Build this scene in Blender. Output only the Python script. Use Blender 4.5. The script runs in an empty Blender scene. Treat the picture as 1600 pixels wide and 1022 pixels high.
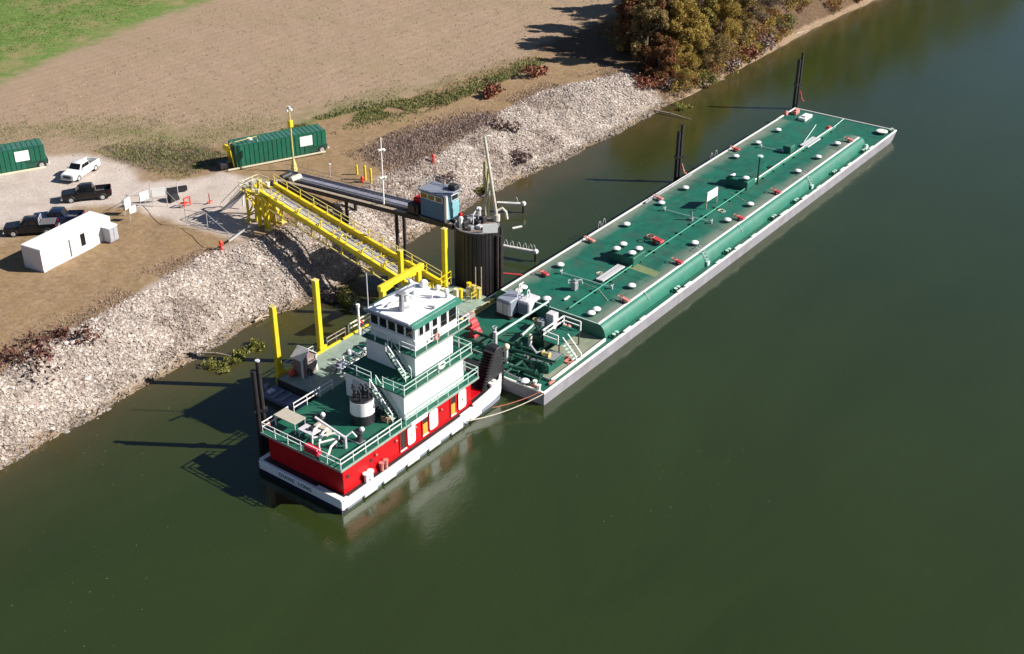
import bpy, bmesh, math, random
import numpy as np
from mathutils import Vector, Matrix
random.seed(7); RNG = np.random.default_rng(11)
SC = bpy.context.scene
COL = SC.collection
R = math.radians

# ------------------------------------------------------------------ camera, sky, sun, exposure
FPX, CX, CY, CZ = 1931.6956, -83.2891, -57.5089, 65.9548
YAW, PITCH, ROLL = 0.6353437, 0.5143336, 0.0048109
def _axes():
    cy, sy, cp, sp = math.cos(YAW), math.sin(YAW), math.cos(PITCH), math.sin(PITCH)
    fw = Vector((cy*cp, sy*cp, -sp)); r = Vector((sy, -cy, 0)); u = r.cross(fw)
    return fw, r*math.cos(ROLL) + u*math.sin(ROLL), u*math.cos(ROLL) - r*math.sin(ROLL)
FW, RT, UP = _axes()
cd = bpy.data.cameras.new('camera'); cam = bpy.data.objects.new('camera', cd); COL.objects.link(cam)
cd.sensor_width = 36; cd.lens = FPX/1600*36; cd.clip_start = 1; cd.clip_end = 8000
Mc = Matrix((RT, UP, -FW)).transposed().to_4x4(); Mc.translation = (CX, CY, CZ)
cam.matrix_world = Mc; SC.camera = cam

SUN_AZ, SUN_EL = R(-57.0), R(33.5)
world = bpy.data.worlds.new('World'); SC.world = world; world.use_nodes = True
nt = world.node_tree; bg = nt.nodes['Background']
sk = nt.nodes.new('ShaderNodeTexSky'); sk.sky_type = 'NISHITA'; sk.sun_disc = False
sk.sun_elevation = SUN_EL; sk.sun_rotation = R(90) - SUN_AZ; sk.dust_density = 0.15; sk.air_density = 0.75; sk.ozone_density = 2.0
nt.links.new(sk.outputs[0], bg.inputs[0]); bg.inputs[1].default_value = 0.05
sl = bpy.data.lights.new('sun', 'SUN'); sl.energy = 5.0; sl.angle = R(0.5); sl.color = (1.0, 0.94, 0.85)
so = bpy.data.objects.new('sun', sl); COL.objects.link(so)
sdir = Vector((math.cos(SUN_EL)*math.cos(SUN_AZ), math.cos(SUN_EL)*math.sin(SUN_AZ), math.sin(SUN_EL)))
so.rotation_euler = (-sdir).to_track_quat('-Z', 'Y').to_euler(); so.location = sdir*200
SC.view_settings.view_transform = 'Standard'; SC.view_settings.look = 'None'
SC.view_settings.exposure = 0.78; SC.view_settings.gamma = 1; SC.view_settings.use_curve_mapping = False

LAND = 4.5
def ray(px, py): return FW + RT*((px-800)/FPX) - UP*((py-511)/FPX)
def P(px, py, z):                      # surveyed point: where the sight line of a photo point meets height z
    d = ray(px, py); t = (z-CZ)/d.z; return Vector((CX+d.x*t, CY+d.y*t, z))
def G(px, py):                          # ... meets the ground
    z = 3.
    for _ in range(12): p = P(px, py, z); z = z*.4+.6*float(ground_z(p.x, p.y))
    p.z = z; return p
def PY(px, py, y):                     # ... meets the upright plane Y = y
    d = ray(px, py); t = (y-CY)/d.y; return Vector((CX+d.x*t, y, CZ+d.z*t))

# ------------------------------------------------------------------ materials
MATS = {}
def lin(c): return tuple((x/12.92 if x <= .04045 else ((x+.055)/1.055)**2.4) for x in c)
def paint(name, col, rough=.5, var=.18, scale=3.0, dirt=None, damt=.35, metal=0., bump=.0, coords='Object', spec=.5, bscale=None, streak=0.):
    if name in MATS: return MATS[name]
    m = bpy.data.materials.new(name); m.use_nodes = True; n = m.node_tree; L = n.links
    b = n.nodes['Principled BSDF']; tc = n.nodes.new('ShaderNodeTexCoord')
    geo = n.nodes.new('ShaderNodeNewGeometry')
    no = n.nodes.new('ShaderNodeTexNoise'); no.inputs['Scale'].default_value = scale; no.inputs['Detail'].default_value = 8; no.inputs['Roughness'].default_value = .65
    L.new(geo.outputs['Position'], no.inputs['Vector'])
    r1 = n.nodes.new('ShaderNodeValToRGB'); r1.color_ramp.elements[0].position = .3; r1.color_ramp.elements[1].position = .7
    r1.color_ramp.elements[0].color = (*[c*(1-var) for c in col], 1); r1.color_ramp.elements[1].color = (*[min(1, c*(1+var)) for c in col], 1)
    L.new(no.outputs['Fac'], r1.inputs[0]); out = r1.outputs[0]
    if dirt:
        n2 = n.nodes.new('ShaderNodeTexNoise'); n2.inputs['Scale'].default_value = scale*.31; n2.inputs['Detail'].default_value = 10; n2.inputs['Roughness'].default_value = .75
        L.new(geo.outputs['Position'], n2.inputs['Vector'])
        r2 = n.nodes.new('ShaderNodeValToRGB'); r2.color_ramp.elements[0].position = .5; r2.color_ramp.elements[1].position = .72
        r2.color_ramp.elements[0].color = (0, 0, 0, 1); r2.color_ramp.elements[1].color = (damt, damt, damt, 1)
        L.new(n2.outputs['Fac'], r2.inputs[0])
        mx = n.nodes.new('ShaderNodeMix'); mx.data_type = 'RGBA'; mx.inputs[7].default_value = (*dirt, 1)
        L.new(r2.outputs[0], mx.inputs[0]); L.new(out, mx.inputs[6]); out = mx.outputs[2]
    if streak:     # rust and grime runs, long in the vertical
        mp = n.nodes.new('ShaderNodeMapping'); mp.inputs['Scale'].default_value = (2.2, 2.2, .22); L.new(geo.outputs['Position'], mp.inputs[0])
        n3 = n.nodes.new('ShaderNodeTexNoise'); n3.inputs['Scale'].default_value = 1.6; n3.inputs['Detail'].default_value = 6; n3.inputs['Roughness'].default_value = .7; L.new(mp.outputs[0], n3.inputs['Vector'])
        r3 = n.nodes.new('ShaderNodeValToRGB'); r3.color_ramp.elements[0].position = .56; r3.color_ramp.elements[1].position = .75; r3.color_ramp.elements[0].color = (0, 0, 0, 1); r3.color_ramp.elements[1].color = (streak, streak, streak, 1)
        L.new(n3.outputs['Fac'], r3.inputs[0])
        m3 = n.nodes.new('ShaderNodeMix'); m3.data_type = 'RGBA'; m3.inputs[7].default_value = (.16, .085, .045, 1); L.new(r3.outputs[0], m3.inputs[0]); L.new(out, m3.inputs[6]); out = m3.outputs[2]
    oi = n.nodes.new('ShaderNodeObjectInfo'); mr = n.nodes.new('ShaderNodeMapRange'); mr.inputs['To Min'].default_value = .9; mr.inputs['To Max'].default_value = 1.08; L.new(oi.outputs['Random'], mr.inputs['Value'])
    hs = n.nodes.new('ShaderNodeHueSaturation'); L.new(mr.outputs[0], hs.inputs['Value']); L.new(out, hs.inputs['Color']); out = hs.outputs[0]
    L.new(out, b.inputs['Base Color'])
    b.inputs['Roughness'].default_value = rough; b.inputs['Metallic'].default_value = metal; b.inputs['Specular IOR Level'].default_value = spec
    if bump:
        bp = n.nodes.new('ShaderNodeBump'); bp.inputs['Strength'].default_value = bump; bp.inputs['Distance'].default_value = .05
        nb = n.nodes.new('ShaderNodeTexNoise'); nb.inputs['Scale'].default_value = bscale or scale*3; nb.inputs['Detail'].default_value = 4
        L.new(geo.outputs['Position'], nb.inputs['Vector'])
        L.new(nb.outputs['Fac'], bp.inputs['Height']); L.new(bp.outputs[0], b.inputs['Normal'])
    MATS[name] = m; return m

RUST = (.14, .055, .025)
GREEN = paint('green_deck', (.005, .112, .074), .6, .25, .9, (.07, .10, .07), .7, bump=.15)
GREEN_S = paint('green_side', (.018, .155, .108), .5, .15, .8, (.09, .2, .155), .55, streak=.35)
GREEN_D = paint('green_dark', (.012, .075, .045), .5, .25, 2)
GREEN_P = paint('green_pale', (.25, .33, .285), .6, .18, 1.2, (.30, .24, .16), .6)
WHITE = paint('white_paint', (.80, .80, .78), .45, .05, 1.5, (.55, .52, .47), .25)
WHITE_C = paint('white_clean', (.82, .82, .81), .4, .03, 1.2, streak=.16)
WHITE_R = paint('white_rust', (.78, .76, .71), .5, .08, 2.0, (.45, .34, .24), .45)
GREEN_T = paint('towboat_deck_green', (.004, .09, .055), .6, .22, .9, (.05, .10, .075), .45, bump=.1)
RAILG = paint('rail_green', (.45, .62, .55), .5, .1, 3)
HULLG = paint('hull_grey', (.235, .23, .26), .6, .16, .7, (.15, .125, .12), .7, bump=.2, streak=.5)
BLACKH = paint('hull_black', (.022, .022, .026), .5, .3, 2)
RED = paint('red_paint', (.47, .0015, .006), .42, .1, 1.4, (.30, .004, .008), .5, spec=.3, streak=.14)
REDV = paint('red_valve', (.50, .05, .06), .5, .2, 6)
REDP = paint('red_faded', (.52, .20, .17), .6, .2, 6)
ORANGE = paint('orange_paint', (.75, .32, .04), .5, .1, 4)
YELLOW = paint('yellow_paint', (.72, .55, .015), .5, .1, 1.5, (.5, .34, .03), .5, streak=.3)
YELLOW2 = paint('yellow_weathered', (.60, .50, .18), .6, .15, 2)
GLASS = paint('dark_glass', (.008, .010, .012), .08, .2, 3, spec=.6)
STEEL = paint('grey_steel', (.26, .27, .29), .5, .2, 2, (.16, .12, .10), .5, metal=.1)
STEELB = paint('bluegrey_steel', (.20, .22, .28), .5, .15, 2)
LILAC = paint('galvanised_grating', (.27, .27, .34), .6, .25, 6)
DARK = paint('dark_steel', (.02, .019, .022), .55, .35, 3, (.08, .04, .03), .35)
DARKR = paint('rusty_dark_steel', (.026, .02, .022), .6, .35, 2.5, (.09, .045, .03), .45)
BLUE = paint('blue_cabin', (.008, .085, .21), .45, .12, 2)
TEAL = paint('teal_pale', (.20, .42, .48), .45, .12, 2)
TANK = paint('tank_green', (.006, .11, .065), .5, .2, 1.5, (.03, .13, .09), .5, streak=.25)
TANKR = paint('tank_roof_green', (.04, .15, .11), .55, .2, 1.5, (.12, .17, .14), .5)
PVC = paint('pipe_white', (.72, .72, .70), .5, .1, 4)
TYRE = paint('tyre', (.02, .02, .02), .8, .2, 6)
CHROME = paint('wheel_rim', (.55, .55, .56), .3, .1, 6, metal=.4)
CARB = paint('car_black', (.010, .010, .013), .22, .1, 2)
CARW = paint('car_white', (.80, .80, .80), .28, .03, 2)
CARN = paint('car_navy', (.012, .022, .06), .25, .1, 2)
BEDL = paint('bed_liner', (.14, .13, .14), .7, .2, 5)
TAN = paint('tan_canvas', (.42, .38, .31), .75, .12, 3)
WOOD = paint('weathered_wood', (.38, .31, .24), .8, .25, 3)
BARK = paint('bark', (.16, .13, .10), .9, .3, 3)
ROPEW = paint('rope_pale', (.66, .60, .48), .9, .12, 5)
ROPER = paint('rope_red', (.42, .13, .08), .9, .2, 5)
LAMP = paint('lamp_white', (.80, .80, .76), .4, .05, 5)
CREAM = paint('cream_metal', (.66, .62, .46), .5, .12, 3)
GREYW = paint('grey_white', (.55, .54, .57), .5, .08, 3)

# ------------------------------------------------------------------ mesh builder
class MB:
    def __init__(s): s.v = []; s.f = []
    def add(s, vs, fs):
        o = len(s.v); s.v += [tuple(v) for v in vs]; s.f += [tuple(i+o for i in f) for f in fs]; return s
    def box(s, x0, x1, y0, y1, z0, z1):
        vs = [(x, y, z) for z in (z0, z1) for y in (y0, y1) for x in (x0, x1)]
        return s.add(vs, [(0, 2, 3, 1), (4, 5, 7, 6), (0, 1, 5, 4), (2, 6, 7, 3), (0, 4, 6, 2), (1, 3, 7, 5)])
    def cbox(s, c, sx, sy, sz): return s.box(c[0]-sx/2, c[0]+sx/2, c[1]-sy/2, c[1]+sy/2, c[2], c[2]+sz)
    def bar(s, p, q, w, h=None):
        p, q = Vector(p), Vector(q); h = h or w; d = (q-p).normalized()
        u = Vector((0, 0, 1)) if abs(d.z) < .95 else Vector((1, 0, 0))
        a = d.cross(u).normalized()*w/2; b = a.normalized().cross(d).normalized()*h/2
        vs = [p-a-b, p+a-b, p+a+b, p-a+b, q-a-b, q+a-b, q+a+b, q-a+b]
        return s.add(vs, [(0, 1, 2, 3), (4, 7, 6, 5), (0, 4, 5, 1), (1, 5, 6, 2), (2, 6, 7, 3), (3, 7, 4, 0)])
    def tube(s, pts, r, n=6, cap=True):
        pts = [Vector(p) for p in pts]; rings = []; N = len(pts)
        rs = r if isinstance(r, (list, tuple)) else [r]*N
        ref = None
        for i, p in enumerate(pts):
            d = (pts[min(i+1, N-1)]-pts[max(i-1, 0)]).normalized()
            if ref is None:
                ref = Vector((0, 0, 1)) if abs(d.z) < .9 else Vector((1, 0, 0))
            a = d.cross(ref).normalized(); b = a.cross(d).normalized(); ref = b
            rings.append([p + (a*math.cos(t)+b*math.sin(t))*rs[i] for t in [2*math.pi*k/n for k in range(n)]])
        vs = [v for rg in rings for v in rg]; fs = []
        for i in range(N-1):
            for k in range(n):
                fs.append((i*n+k, i*n+(k+1) % n, (i+1)*n+(k+1) % n, (i+1)*n+k))
        if cap: fs += [tuple(range(n))[::-1], tuple((N-1)*n+k for k in range(n))]
        return s.add(vs, fs)
    def cyl(s, c, r, h, n=12, r2=None):
        r2 = r if r2 is None else r2
        vs = [(c[0]+rr*math.cos(2*math.pi*k/n), c[1]+rr*math.sin(2*math.pi*k/n), c[2]+zz) for rr, zz in ((r, 0), (r2, h)) for k in range(n)]
        return s.add(vs, [(k, (k+1) % n, n+(k+1) % n, n+k) for k in range(n)] + [tuple(range(n))[::-1], tuple(range(n, 2*n))])
    def lathe(s, c, prof, n=12):
        vs = [(c[0]+r*math.cos(2*math.pi*k/n), c[1]+r*math.sin(2*math.pi*k/n), c[2]+z) for r, z in prof for k in range(n)]
        fs = [(i*n+k, i*n+(k+1) % n, (i+1)*n+(k+1) % n, (i+1)*n+k) for i in range(len(prof)-1) for k in range(n)]
        fs += [tuple(range(n))[::-1], tuple((len(prof)-1)*n+k for k in range(n))]
        return s.add(vs, fs)
    def ball(s, c, r, n=8, m=6, sz=1.):
        return s.lathe(c, [(max(.01*r, r*math.sin(math.pi*i/m)), -r*sz*math.cos(math.pi*i/m)) for i in range(m+1)], n)
    def prism(s, poly, axis, a, b):
        def pt(u, v, w): return {'x': (w, u, v), 'y': (u, w, v), 'z': (u, v, w)}[axis]
        n = len(poly); vs = [pt(u, v, a) for u, v in poly] + [pt(u, v, b) for u, v in poly]
        return s.add(vs, [tuple(range(n)), tuple(range(n, 2*n))[::-1]] + [(k, n+k, n+(k+1) % n, (k+1) % n) for k in range(n)])
    def loft(s, rings, cap=True):
        n = len(rings[0]); vs = [v for r in rings for v in r]
        fs = [(i*n+k, i*n+(k+1) % n, (i+1)*n+(k+1) % n, (i+1)*n+k) for i in range(len(rings)-1) for k in range(n)]
        if cap: fs += [tuple(range(n))[::-1], tuple((len(rings)-1)*n+k for k in range(n))]
        return s.add(vs, fs)

def root_inv(o):
    m = Matrix.Identity(4)
    while o is not None:
        m = o.matrix_basis.copy() @ m if False else (Matrix.Translation(o.location) @ o.rotation_euler.to_matrix().to_4x4()) @ m
        o = o.parent
    return m.inverted()
def obj(name, mesh, parent=None, **props):
    o = bpy.data.objects.new(name, mesh); COL.objects.link(o)
    if parent is not None: o.parent = parent
    for k, v in props.items(): o[k] = v
    return o
def part(name, mb, mat, parent=None, smooth=False, bevel=0., local=False, **props):
    me = bpy.data.meshes.new(name)
    vs = mb.v
    if parent is not None and not local:
        mi = root_inv(parent); vs = [mi @ Vector(v) for v in vs]
    me.from_pydata([tuple(v) for v in vs], [], mb.f)
    bm = bmesh.new(); bm.from_mesh(me); bmesh.ops.recalc_face_normals(bm, faces=bm.faces)
    if bevel: bmesh.ops.bevel(bm, geom=bm.edges[:], offset=bevel, segments=1, affect='EDGES', clamp_overlap=True)
    bm.to_mesh(me); bm.free()
    if smooth:
        me.polygons.foreach_set('use_smooth', [True]*len(me.polygons))
        try: me.set_sharp_from_angle(angle=R(40))
        except Exception: pass
    me.materials.append(mat)
    return obj(name, me, parent, **props)
def thing(name, label, cat, loc=(0, 0, 0), rz=0., group=None):
    o = bpy.data.objects.new(name, None); COL.objects.link(o); o.empty_display_size = .5
    o.location = loc; o.rotation_euler = (0, 0, rz); o['label'] = label; o['category'] = cat
    if group: o['group'] = group
    return o
def solo(name, mb, mat, label, cat, loc=None, group=None, smooth=False, bevel=0., kind=None):   # a thing that is one mesh
    if loc is not None: mb.v = [(v[0]-loc[0], v[1]-loc[1], v[2]-loc[2]) for v in mb.v]
    o = part(name, mb, mat, None, smooth, bevel)
    if loc is not None: o.location = loc
    if kind: o['kind'] = kind
    if label: o['label'] = label
    if cat: o['category'] = cat
    if group: o['group'] = group
    return o
def dup_tree(o, parent=None):
    c = o.copy(); COL.objects.link(c); c.parent = parent
    for ch in list(o.children): dup_tree(ch, c)
    return c
def text_mesh(name, s, size, M, mat, parent, depth=.004):
    cu = bpy.data.curves.new(name, 'FONT'); cu.body = s; cu.size = size; cu.extrude = depth; cu.align_x = 'CENTER'; cu.align_y = 'CENTER'
    t = bpy.data.objects.new(name+'_tmp', cu); COL.objects.link(t)
    bpy.context.view_layer.update()
    me = bpy.data.meshes.new_from_object(t.evaluated_get(bpy.context.evaluated_depsgraph_get()))
    bpy.data.objects.remove(t); me.materials.clear(); me.materials.append(mat)
    me.transform((root_inv(parent) if parent else Matrix.Identity(4)) @ M)
    return obj(name, me, parent)

def railing(parent, pts, h, mat_r, mat_p, step=1.6, rails=(1., .55), r=.035, closed=False, name='railing'):
    """one run of railing: the rails, with every post a sub-part"""
    mb = MB(); pts = [Vector(p) for p in pts]
    for k in rails:
        for a, b in zip(pts[:-1], pts[1:]): mb.bar(a+Vector((0, 0, h*k)), b+Vector((0, 0, h*k)), r*2)
    rl = part(name, mb, mat_r, parent)
    posts = []
    for a, b in zip(pts[:-1], pts[1:]):
        n = max(1, round((b-a).length/step))
        posts += [a.lerp(b, i/n) for i in range(n)]
    posts.append(pts[-1])
    pm = None
    for q in posts:
        if pm is None:
            o = part('railing_post', MB().cyl((0, 0, 0), r*1.3, h+.06, 6), mat_p, rl, local=True); pm = o.data
        else: o = obj('railing_post', pm, rl)
        o.location = root_inv(rl) @ q
    return rl

# ------------------------------------------------------------------ ground, bank, water
wl_pts = [(-400, 33.5), (-60, 33.4), (-37.6, 33.5), (-28, 33.4), (-16.6, 33.9), (-5.8, 35), (.1, 33.5), (8, 33.2), (18, 34.6), (27.4, 35.3), (41.5, 35.7), (57, 34.7), (74, 34.3), (82, 34.8), (100, 34.2), (117, 34.2), (135, 34.7), (153, 33.9), (175, 32.5), (220, 30), (400, 20)]
tp_pts = [(-400, 41), (-40, 38.6), (-32.4, 39.7), (-26.7, 42), (-20, 41.8), (-15.4, 42.5), (-9.2, 43.9), (-.5, 44.4), (4.4, 42.6), (15, 41.5), (27, 44.4), (37, 43), (50, 45.5), (66.6, 47), (78.4, 42.5), (100, 42), (400, 28)]
def wl(x): return np.interp(x, *zip(*wl_pts))
def tp(x): return np.interp(x, *zip(*tp_pts))
def hashn(x, y, s):                    # smooth value noise
    x = np.asarray(x)/s; y = np.asarray(y)/s
    xi, yi = np.floor(x), np.floor(y); fx, fy = x-xi, y-yi
    fx = fx*fx*(3-2*fx); fy = fy*fy*(3-2*fy)
    def h(a, b):
        q = np.sin(a*127.1+b*311.7)*43758.5453; return q-np.floor(q)
    return (h(xi, yi)*(1-fx)+h(xi+1, yi)*fx)*(1-fy)+(h(xi, yi+1)*(1-fx)+h(xi+1, yi+1)*fx)*fy
def ground_z(x, y):
    x = np.asarray(x, float); y = np.asarray(y, float)
    w = wl(x)+(hashn(x, y*0, 2.5)-.5)*.7; t = tp(x); d = y-w; k = np.clip(d/np.maximum(t-w, 3), 0, 1)
    up = LAND*(np.sin(k*math.pi/2)*.35+k*.65) + (hashn(x, y, 1.7)-.5)*.35*np.clip(k*4, 0, 1)*np.clip((1.08-k)*5, 0, 1)
    far = np.clip((y-t-2)/10, 0, 1)*(hashn(x, y, 14)-.5)*.25
    lo = np.maximum(d*.42, -5)
    z = np.where(d < 0, lo, up+far)
    far_bank = np.clip((-190-y)/25, 0, 1)*8.5
    return np.where(y < -150, -5+far_bank+np.where(y < -190, 0, 0), z)

def grid_axis(parts):
    a = []
    for lo, hi, st in parts: a += list(np.arange(lo, hi, st))
    return np.array(a+[parts[-1][1]])
gx = grid_axis([(-1500, -300, 120), (-300, -60, 12), (-60, 110, .55), (110, 200, 1.6), (200, 400, 10), (400, 2500, 150)])
gy = grid_axis([(-1500, -300, 120), (-300, -150, 10), (-150, 24, 12), (24, 62, .5), (62, 110, 1.2), (110, 260, 5), (260, 2600, 120)])
GX, GY = np.meshgrid(gx, gy, indexing='ij'); GZ = ground_z(GX, GY)
def inside(poly, x, y):
    res = np.zeros(x.shape, bool); n = len(poly); j = n-1
    for i in range(n):
        xi, yi = poly[i][0], poly[i][1]; xj, yj = poly[j][0], poly[j][1]
        c = ((yi > y) != (yj > y)) & (x < (xj-xi)*(y-yi)/(yj-yi+1e-12)+xi); res ^= c; j = i
    return res
def polydist(poly, x, y):              # signed distance, positive inside
    d = np.full(x.shape, 1e9); n = len(poly)
    for i in range(n):
        ax, ay = poly[i][0], poly[i][1]; bx, by = poly[(i+1) % n][0], poly[(i+1) % n][1]
        ex, ey = bx-ax, by-ay; t = np.clip(((x-ax)*ex+(y-ay)*ey)/(ex*ex+ey*ey+1e-9), 0, 1)
        d = np.minimum(d, np.hypot(x-ax-t*ex, y-ay-t*ey))
    return np.where(inside(poly, x, y), d, -d)
def WP(pts, z=LAND): return [tuple(P(x, y, z))[:2] for x, y in pts]
def smooth(d, w): return np.clip(d/w*.5+.5, 0, 1)
Z_GRAVEL = WP([(-260, 330), (-120, 275), (40, 245), (150, 243), (205, 258), (215, 285), (300, 280), (345, 268), (420, 285), (440, 330), (372, 376), (330, 362), (260, 342), (200, 322), (120, 322), (20, 352), (-60, 372), (-260, 440)])
Z_GRASS = WP([(-700, 420), (-300, 250), (0, 130), (90, 88), (180, 52), (260, 22), (340, -4), (480, -50), (700, -120), (-400, -150)])
Z_STRIP = WP([(440, 207), (480, 188), (560, 170), (640, 154), (720, 140), (800, 108), (845, 92), (830, 110), (760, 138), (700, 160), (600, 184), (480, 203)])
Z_OLIVE = WP([(-300, 250), (0, 190), (200, 180), (330, 190), (420, 180), (520, 150), (760, 105), (820, 75), (800, 100), (640, 165), (460, 205), (340, 235), (200, 238), (60, 215), (-300, 300)])
Z_DARKB = WP([(165, 230), (240, 226), (330, 232), (350, 240), (345, 256), (300, 268), (220, 262), (170, 246)])
Z_TRACK = WP([(515, 240), (600, 205), (700, 172), (800, 150), (860, 140), (850, 152), (780, 172), (700, 198), (600, 235), (530, 265), (470, 275)])
Z_BRUSH = WP([(560, 240), (600, 215), (680, 195), (760, 178), (790, 195), (740, 215), (690, 235), (630, 262), (585, 262)], 4.2)
mk = {}
mk['grass'] = smooth(polydist(Z_GRASS, GX, GY), 5)
mk['gravel'] = smooth(polydist(Z_GRAVEL, GX, GY), 2.2)
mk['olive'] = np.maximum(smooth(polydist(Z_OLIVE, GX, GY), 7)*.65, smooth(polydist(Z_STRIP, GX, GY), 2.5))
mk['strip'] = smooth(polydist(Z_STRIP, GX, GY), 2.5)
mk['darkb'] = np.maximum(smooth(polydist(Z_DARKB, GX, GY), 4), smooth(polydist(Z_BRUSH, GX, GY), 2)*.9)
tY, wY = tp(GX), wl(GX)
mk['rock'] = smooth(tY+.3-GY, 1.2)*smooth(83-GX, 3)*smooth(GY-wY+.5, 1.)
mk['mud'] = smooth(wY+.75-GY, .6)
fieldline = np.interp(GX, [-60, 0, 14, 30, 50, 70, 90], [62, 66, 72, 66, 62, 60, 58])
mk['dirt'] = smooth(fieldline-GY, 3.)*(1-mk['gravel'])
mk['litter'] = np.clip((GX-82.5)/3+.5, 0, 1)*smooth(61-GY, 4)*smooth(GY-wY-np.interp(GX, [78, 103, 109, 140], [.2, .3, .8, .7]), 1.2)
me = bpy.data.meshes.new('ground')
nx, ny = len(gx), len(gy)
idx = np.arange(nx*ny).reshape(nx, ny)
quads = np.stack([idx[:-1, :-1], idx[1:, :-1], idx[1:, 1:], idx[:-1, 1:]], -1).reshape(-1, 4)
def fast_mesh(me, V, F):
    V = np.asarray(V, np.float32); F = np.asarray(F, np.int32); k = F.shape[1]
    me.vertices.add(len(V)); me.vertices.foreach_set('co', V.ravel())
    me.loops.add(F.size); me.loops.foreach_set('vertex_index', F.ravel())
    me.polygons.add(len(F)); me.polygons.foreach_set('loop_start', np.arange(0, F.size, k, dtype=np.int32))
    try: me.polygons.foreach_set('loop_total', np.full(len(F), k, np.int32))
    except Exception: pass
    me.update(calc_edges=True)
    me.shade_flat()
fast_mesh(me, np.stack([GX, GY, GZ], -1).reshape(-1, 3), quads)
for k, a in mk.items():
    at = me.attributes.new(k, 'FLOAT', 'POINT'); at.data.foreach_set('value', np.clip(a, 0, 1).astype(np.float32).ravel())
me.shade_smooth()

def ground_mat():
    m = bpy.data.materials.new('ground'); m.use_nodes = True; n = m.node_tree; L = n.links; N = n.nodes
    b = N['Principled BSDF']; b.inputs['Roughness'].default_value = .95; b.inputs['Specular IOR Level'].default_value = .15
    geo = N.new('ShaderNodeNewGeometry')
    def noise(scale, det=8, rough=.65, rot=None, stretch=None):
        t = N.new('ShaderNodeTexNoise'); t.inputs['Scale'].default_value = scale; t.inputs['Detail'].default_value = det; t.inputs['Roughness'].default_value = rough
        if stretch:
            mp = N.new('ShaderNodeMapping'); mp.inputs['Rotation'].default_value = (0, 0, rot); mp.inputs['Scale'].default_value = stretch
            L.new(geo.outputs['Position'], mp.inputs[0]); L.new(mp.outputs[0], t.inputs['Vector'])
        else: L.new(geo.outputs['Position'], t.inputs['Vector'])
        return t.outputs['Fac']
    def ramp(fac, *st):
        r = N.new('ShaderNodeValToRGB'); e = r.color_ramp.elements
        while len(e) < len(st): e.new(.5)
        for k, (p, c) in enumerate(st): e[k].position = p; e[k].color = (*c, 1)
        L.new(fac, r.inputs[0]); return r.outputs[0]
    def mix(f, a, c):
        x = N.new('ShaderNodeMix'); x.data_type = 'RGBA'
        L.new(f, x.inputs[0]); L.new(a, x.inputs[6]); L.new(c, x.inputs[7]); return x.outputs[2]
    def math_(op, a, c):
        x = N.new('ShaderNodeMath'); x.operation = op; x.use_clamp = True
        for i, q in enumerate((a, c)):
            if isinstance(q, float): x.inputs[i].default_value = q
            else: L.new(q, x.inputs[i])
        return x.outputs[0]
    def mask(name, nz, amt=.9):        # attribute edge broken up by noise
        a = N.new('ShaderNodeAttribute'); a.attribute_name = name
        s = math_('MULTIPLY', nz, amt)
        s2 = N.new('ShaderNodeMath'); s2.operation = 'ADD'; L.new(a.outputs['Fac'], s2.inputs[0]); L.new(s, s2.inputs[1])
        r = N.new('ShaderNodeMapRange'); r.inputs['From Min'].default_value = .5+amt*.5-.18; r.inputs['From Max'].default_value = .5+amt*.5+.18
        L.new(s2.outputs[0], r.inputs['Value']); return r.outputs['Result']
    nb, nm, nf = noise(.09), noise(.5), noise(2.6, 10, .72)
    row = noise(.55, 6, .75, R(-4), (.05, 1.0, 1.0))
    row2 = noise(3.2, 5, .7, R(-4), (.12, 1.0, 1.0))
    field = mix(math_('MULTIPLY', row, .9), ramp(nf, (.3, (.27, .19, .13)), (.5, (.35, .25, .17)), (.72, (.44, .325, .225))), ramp(row2, (.3, (.24, .165, .12)), (.7, (.39, .29, .21))))
    field = mix(ramp(nb, (.42, (0, 0, 0)), (.7, (.6, .6, .6))), field, ramp(nf, (.35, (.20, .165, .09)), (.7, (.32, .27, .15))))
    wv = N.new('ShaderNodeTexWave'); wv.wave_type = 'BANDS'; wv.bands_direction = 'Y'; wv.inputs['Scale'].default_value = .16; wv.inputs['Distortion'].default_value = 4.0; wv.inputs['Detail'].default_value = 3; wv.inputs['Detail Scale'].default_value = 1.5
    mpw = N.new('ShaderNodeMapping'); mpw.inputs['Rotation'].default_value = (0, 0, R(-4)); mpw.inputs['Scale'].default_value = (.12, 1, 1); L.new(geo.outputs['Position'], mpw.inputs[0]); L.new(mpw.outputs[0], wv.inputs['Vector'])
    field = mix(math_('MULTIPLY', wv.outputs['Fac'], .55), field, ramp(nf, (.3, (.25, .17, .12)), (.7, (.33, .235, .17))))
    spk = ramp(noise(5.5, 4, .9), (.25, (.4, .4, .4)), (.33, (0, 0, 0)))
    field = mix(spk, field, ramp(nm, (.3, (.15, .095, .065)), (.7, (.20, .13, .09))))
    grass = ramp(noise(1.4, 9, .8), (.3, (.075, .11, .03)), (.5, (.12, .19, .045)), (.68, (.22, .27, .09)))
    grass = mix(ramp(noise(.16, 8, .7), (.46, (0, 0, 0)), (.62, (.85, .85, .85))), grass, ramp(nf, (.3, (.20, .16, .07)), (.7, (.32, .27, .14))))
    olive = ramp(noise(2.2, 9, .8), (.3, (.13, .115, .055)), (.5, (.21, .18, .09)), (.7, (.30, .25, .14)))
    strip = ramp(noise(1.6, 9, .8), (.35, (.07, .085, .03)), (.55, (.12, .17, .045)), (.7, (.21, .22, .085)))
    dirt = ramp(noise(1.3, 10, .75), (.3, (.18, .115, .065)), (.5, (.265, .18, .105)), (.7, (.36, .255, .16)))
    dirt = mix(ramp(noise(.25, 6), (.45, (0, 0, 0)), (.65, (.8, .8, .8))), dirt, ramp(nf, (.3, (.21, .14, .07)), (.7, (.32, .225, .12))))
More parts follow.
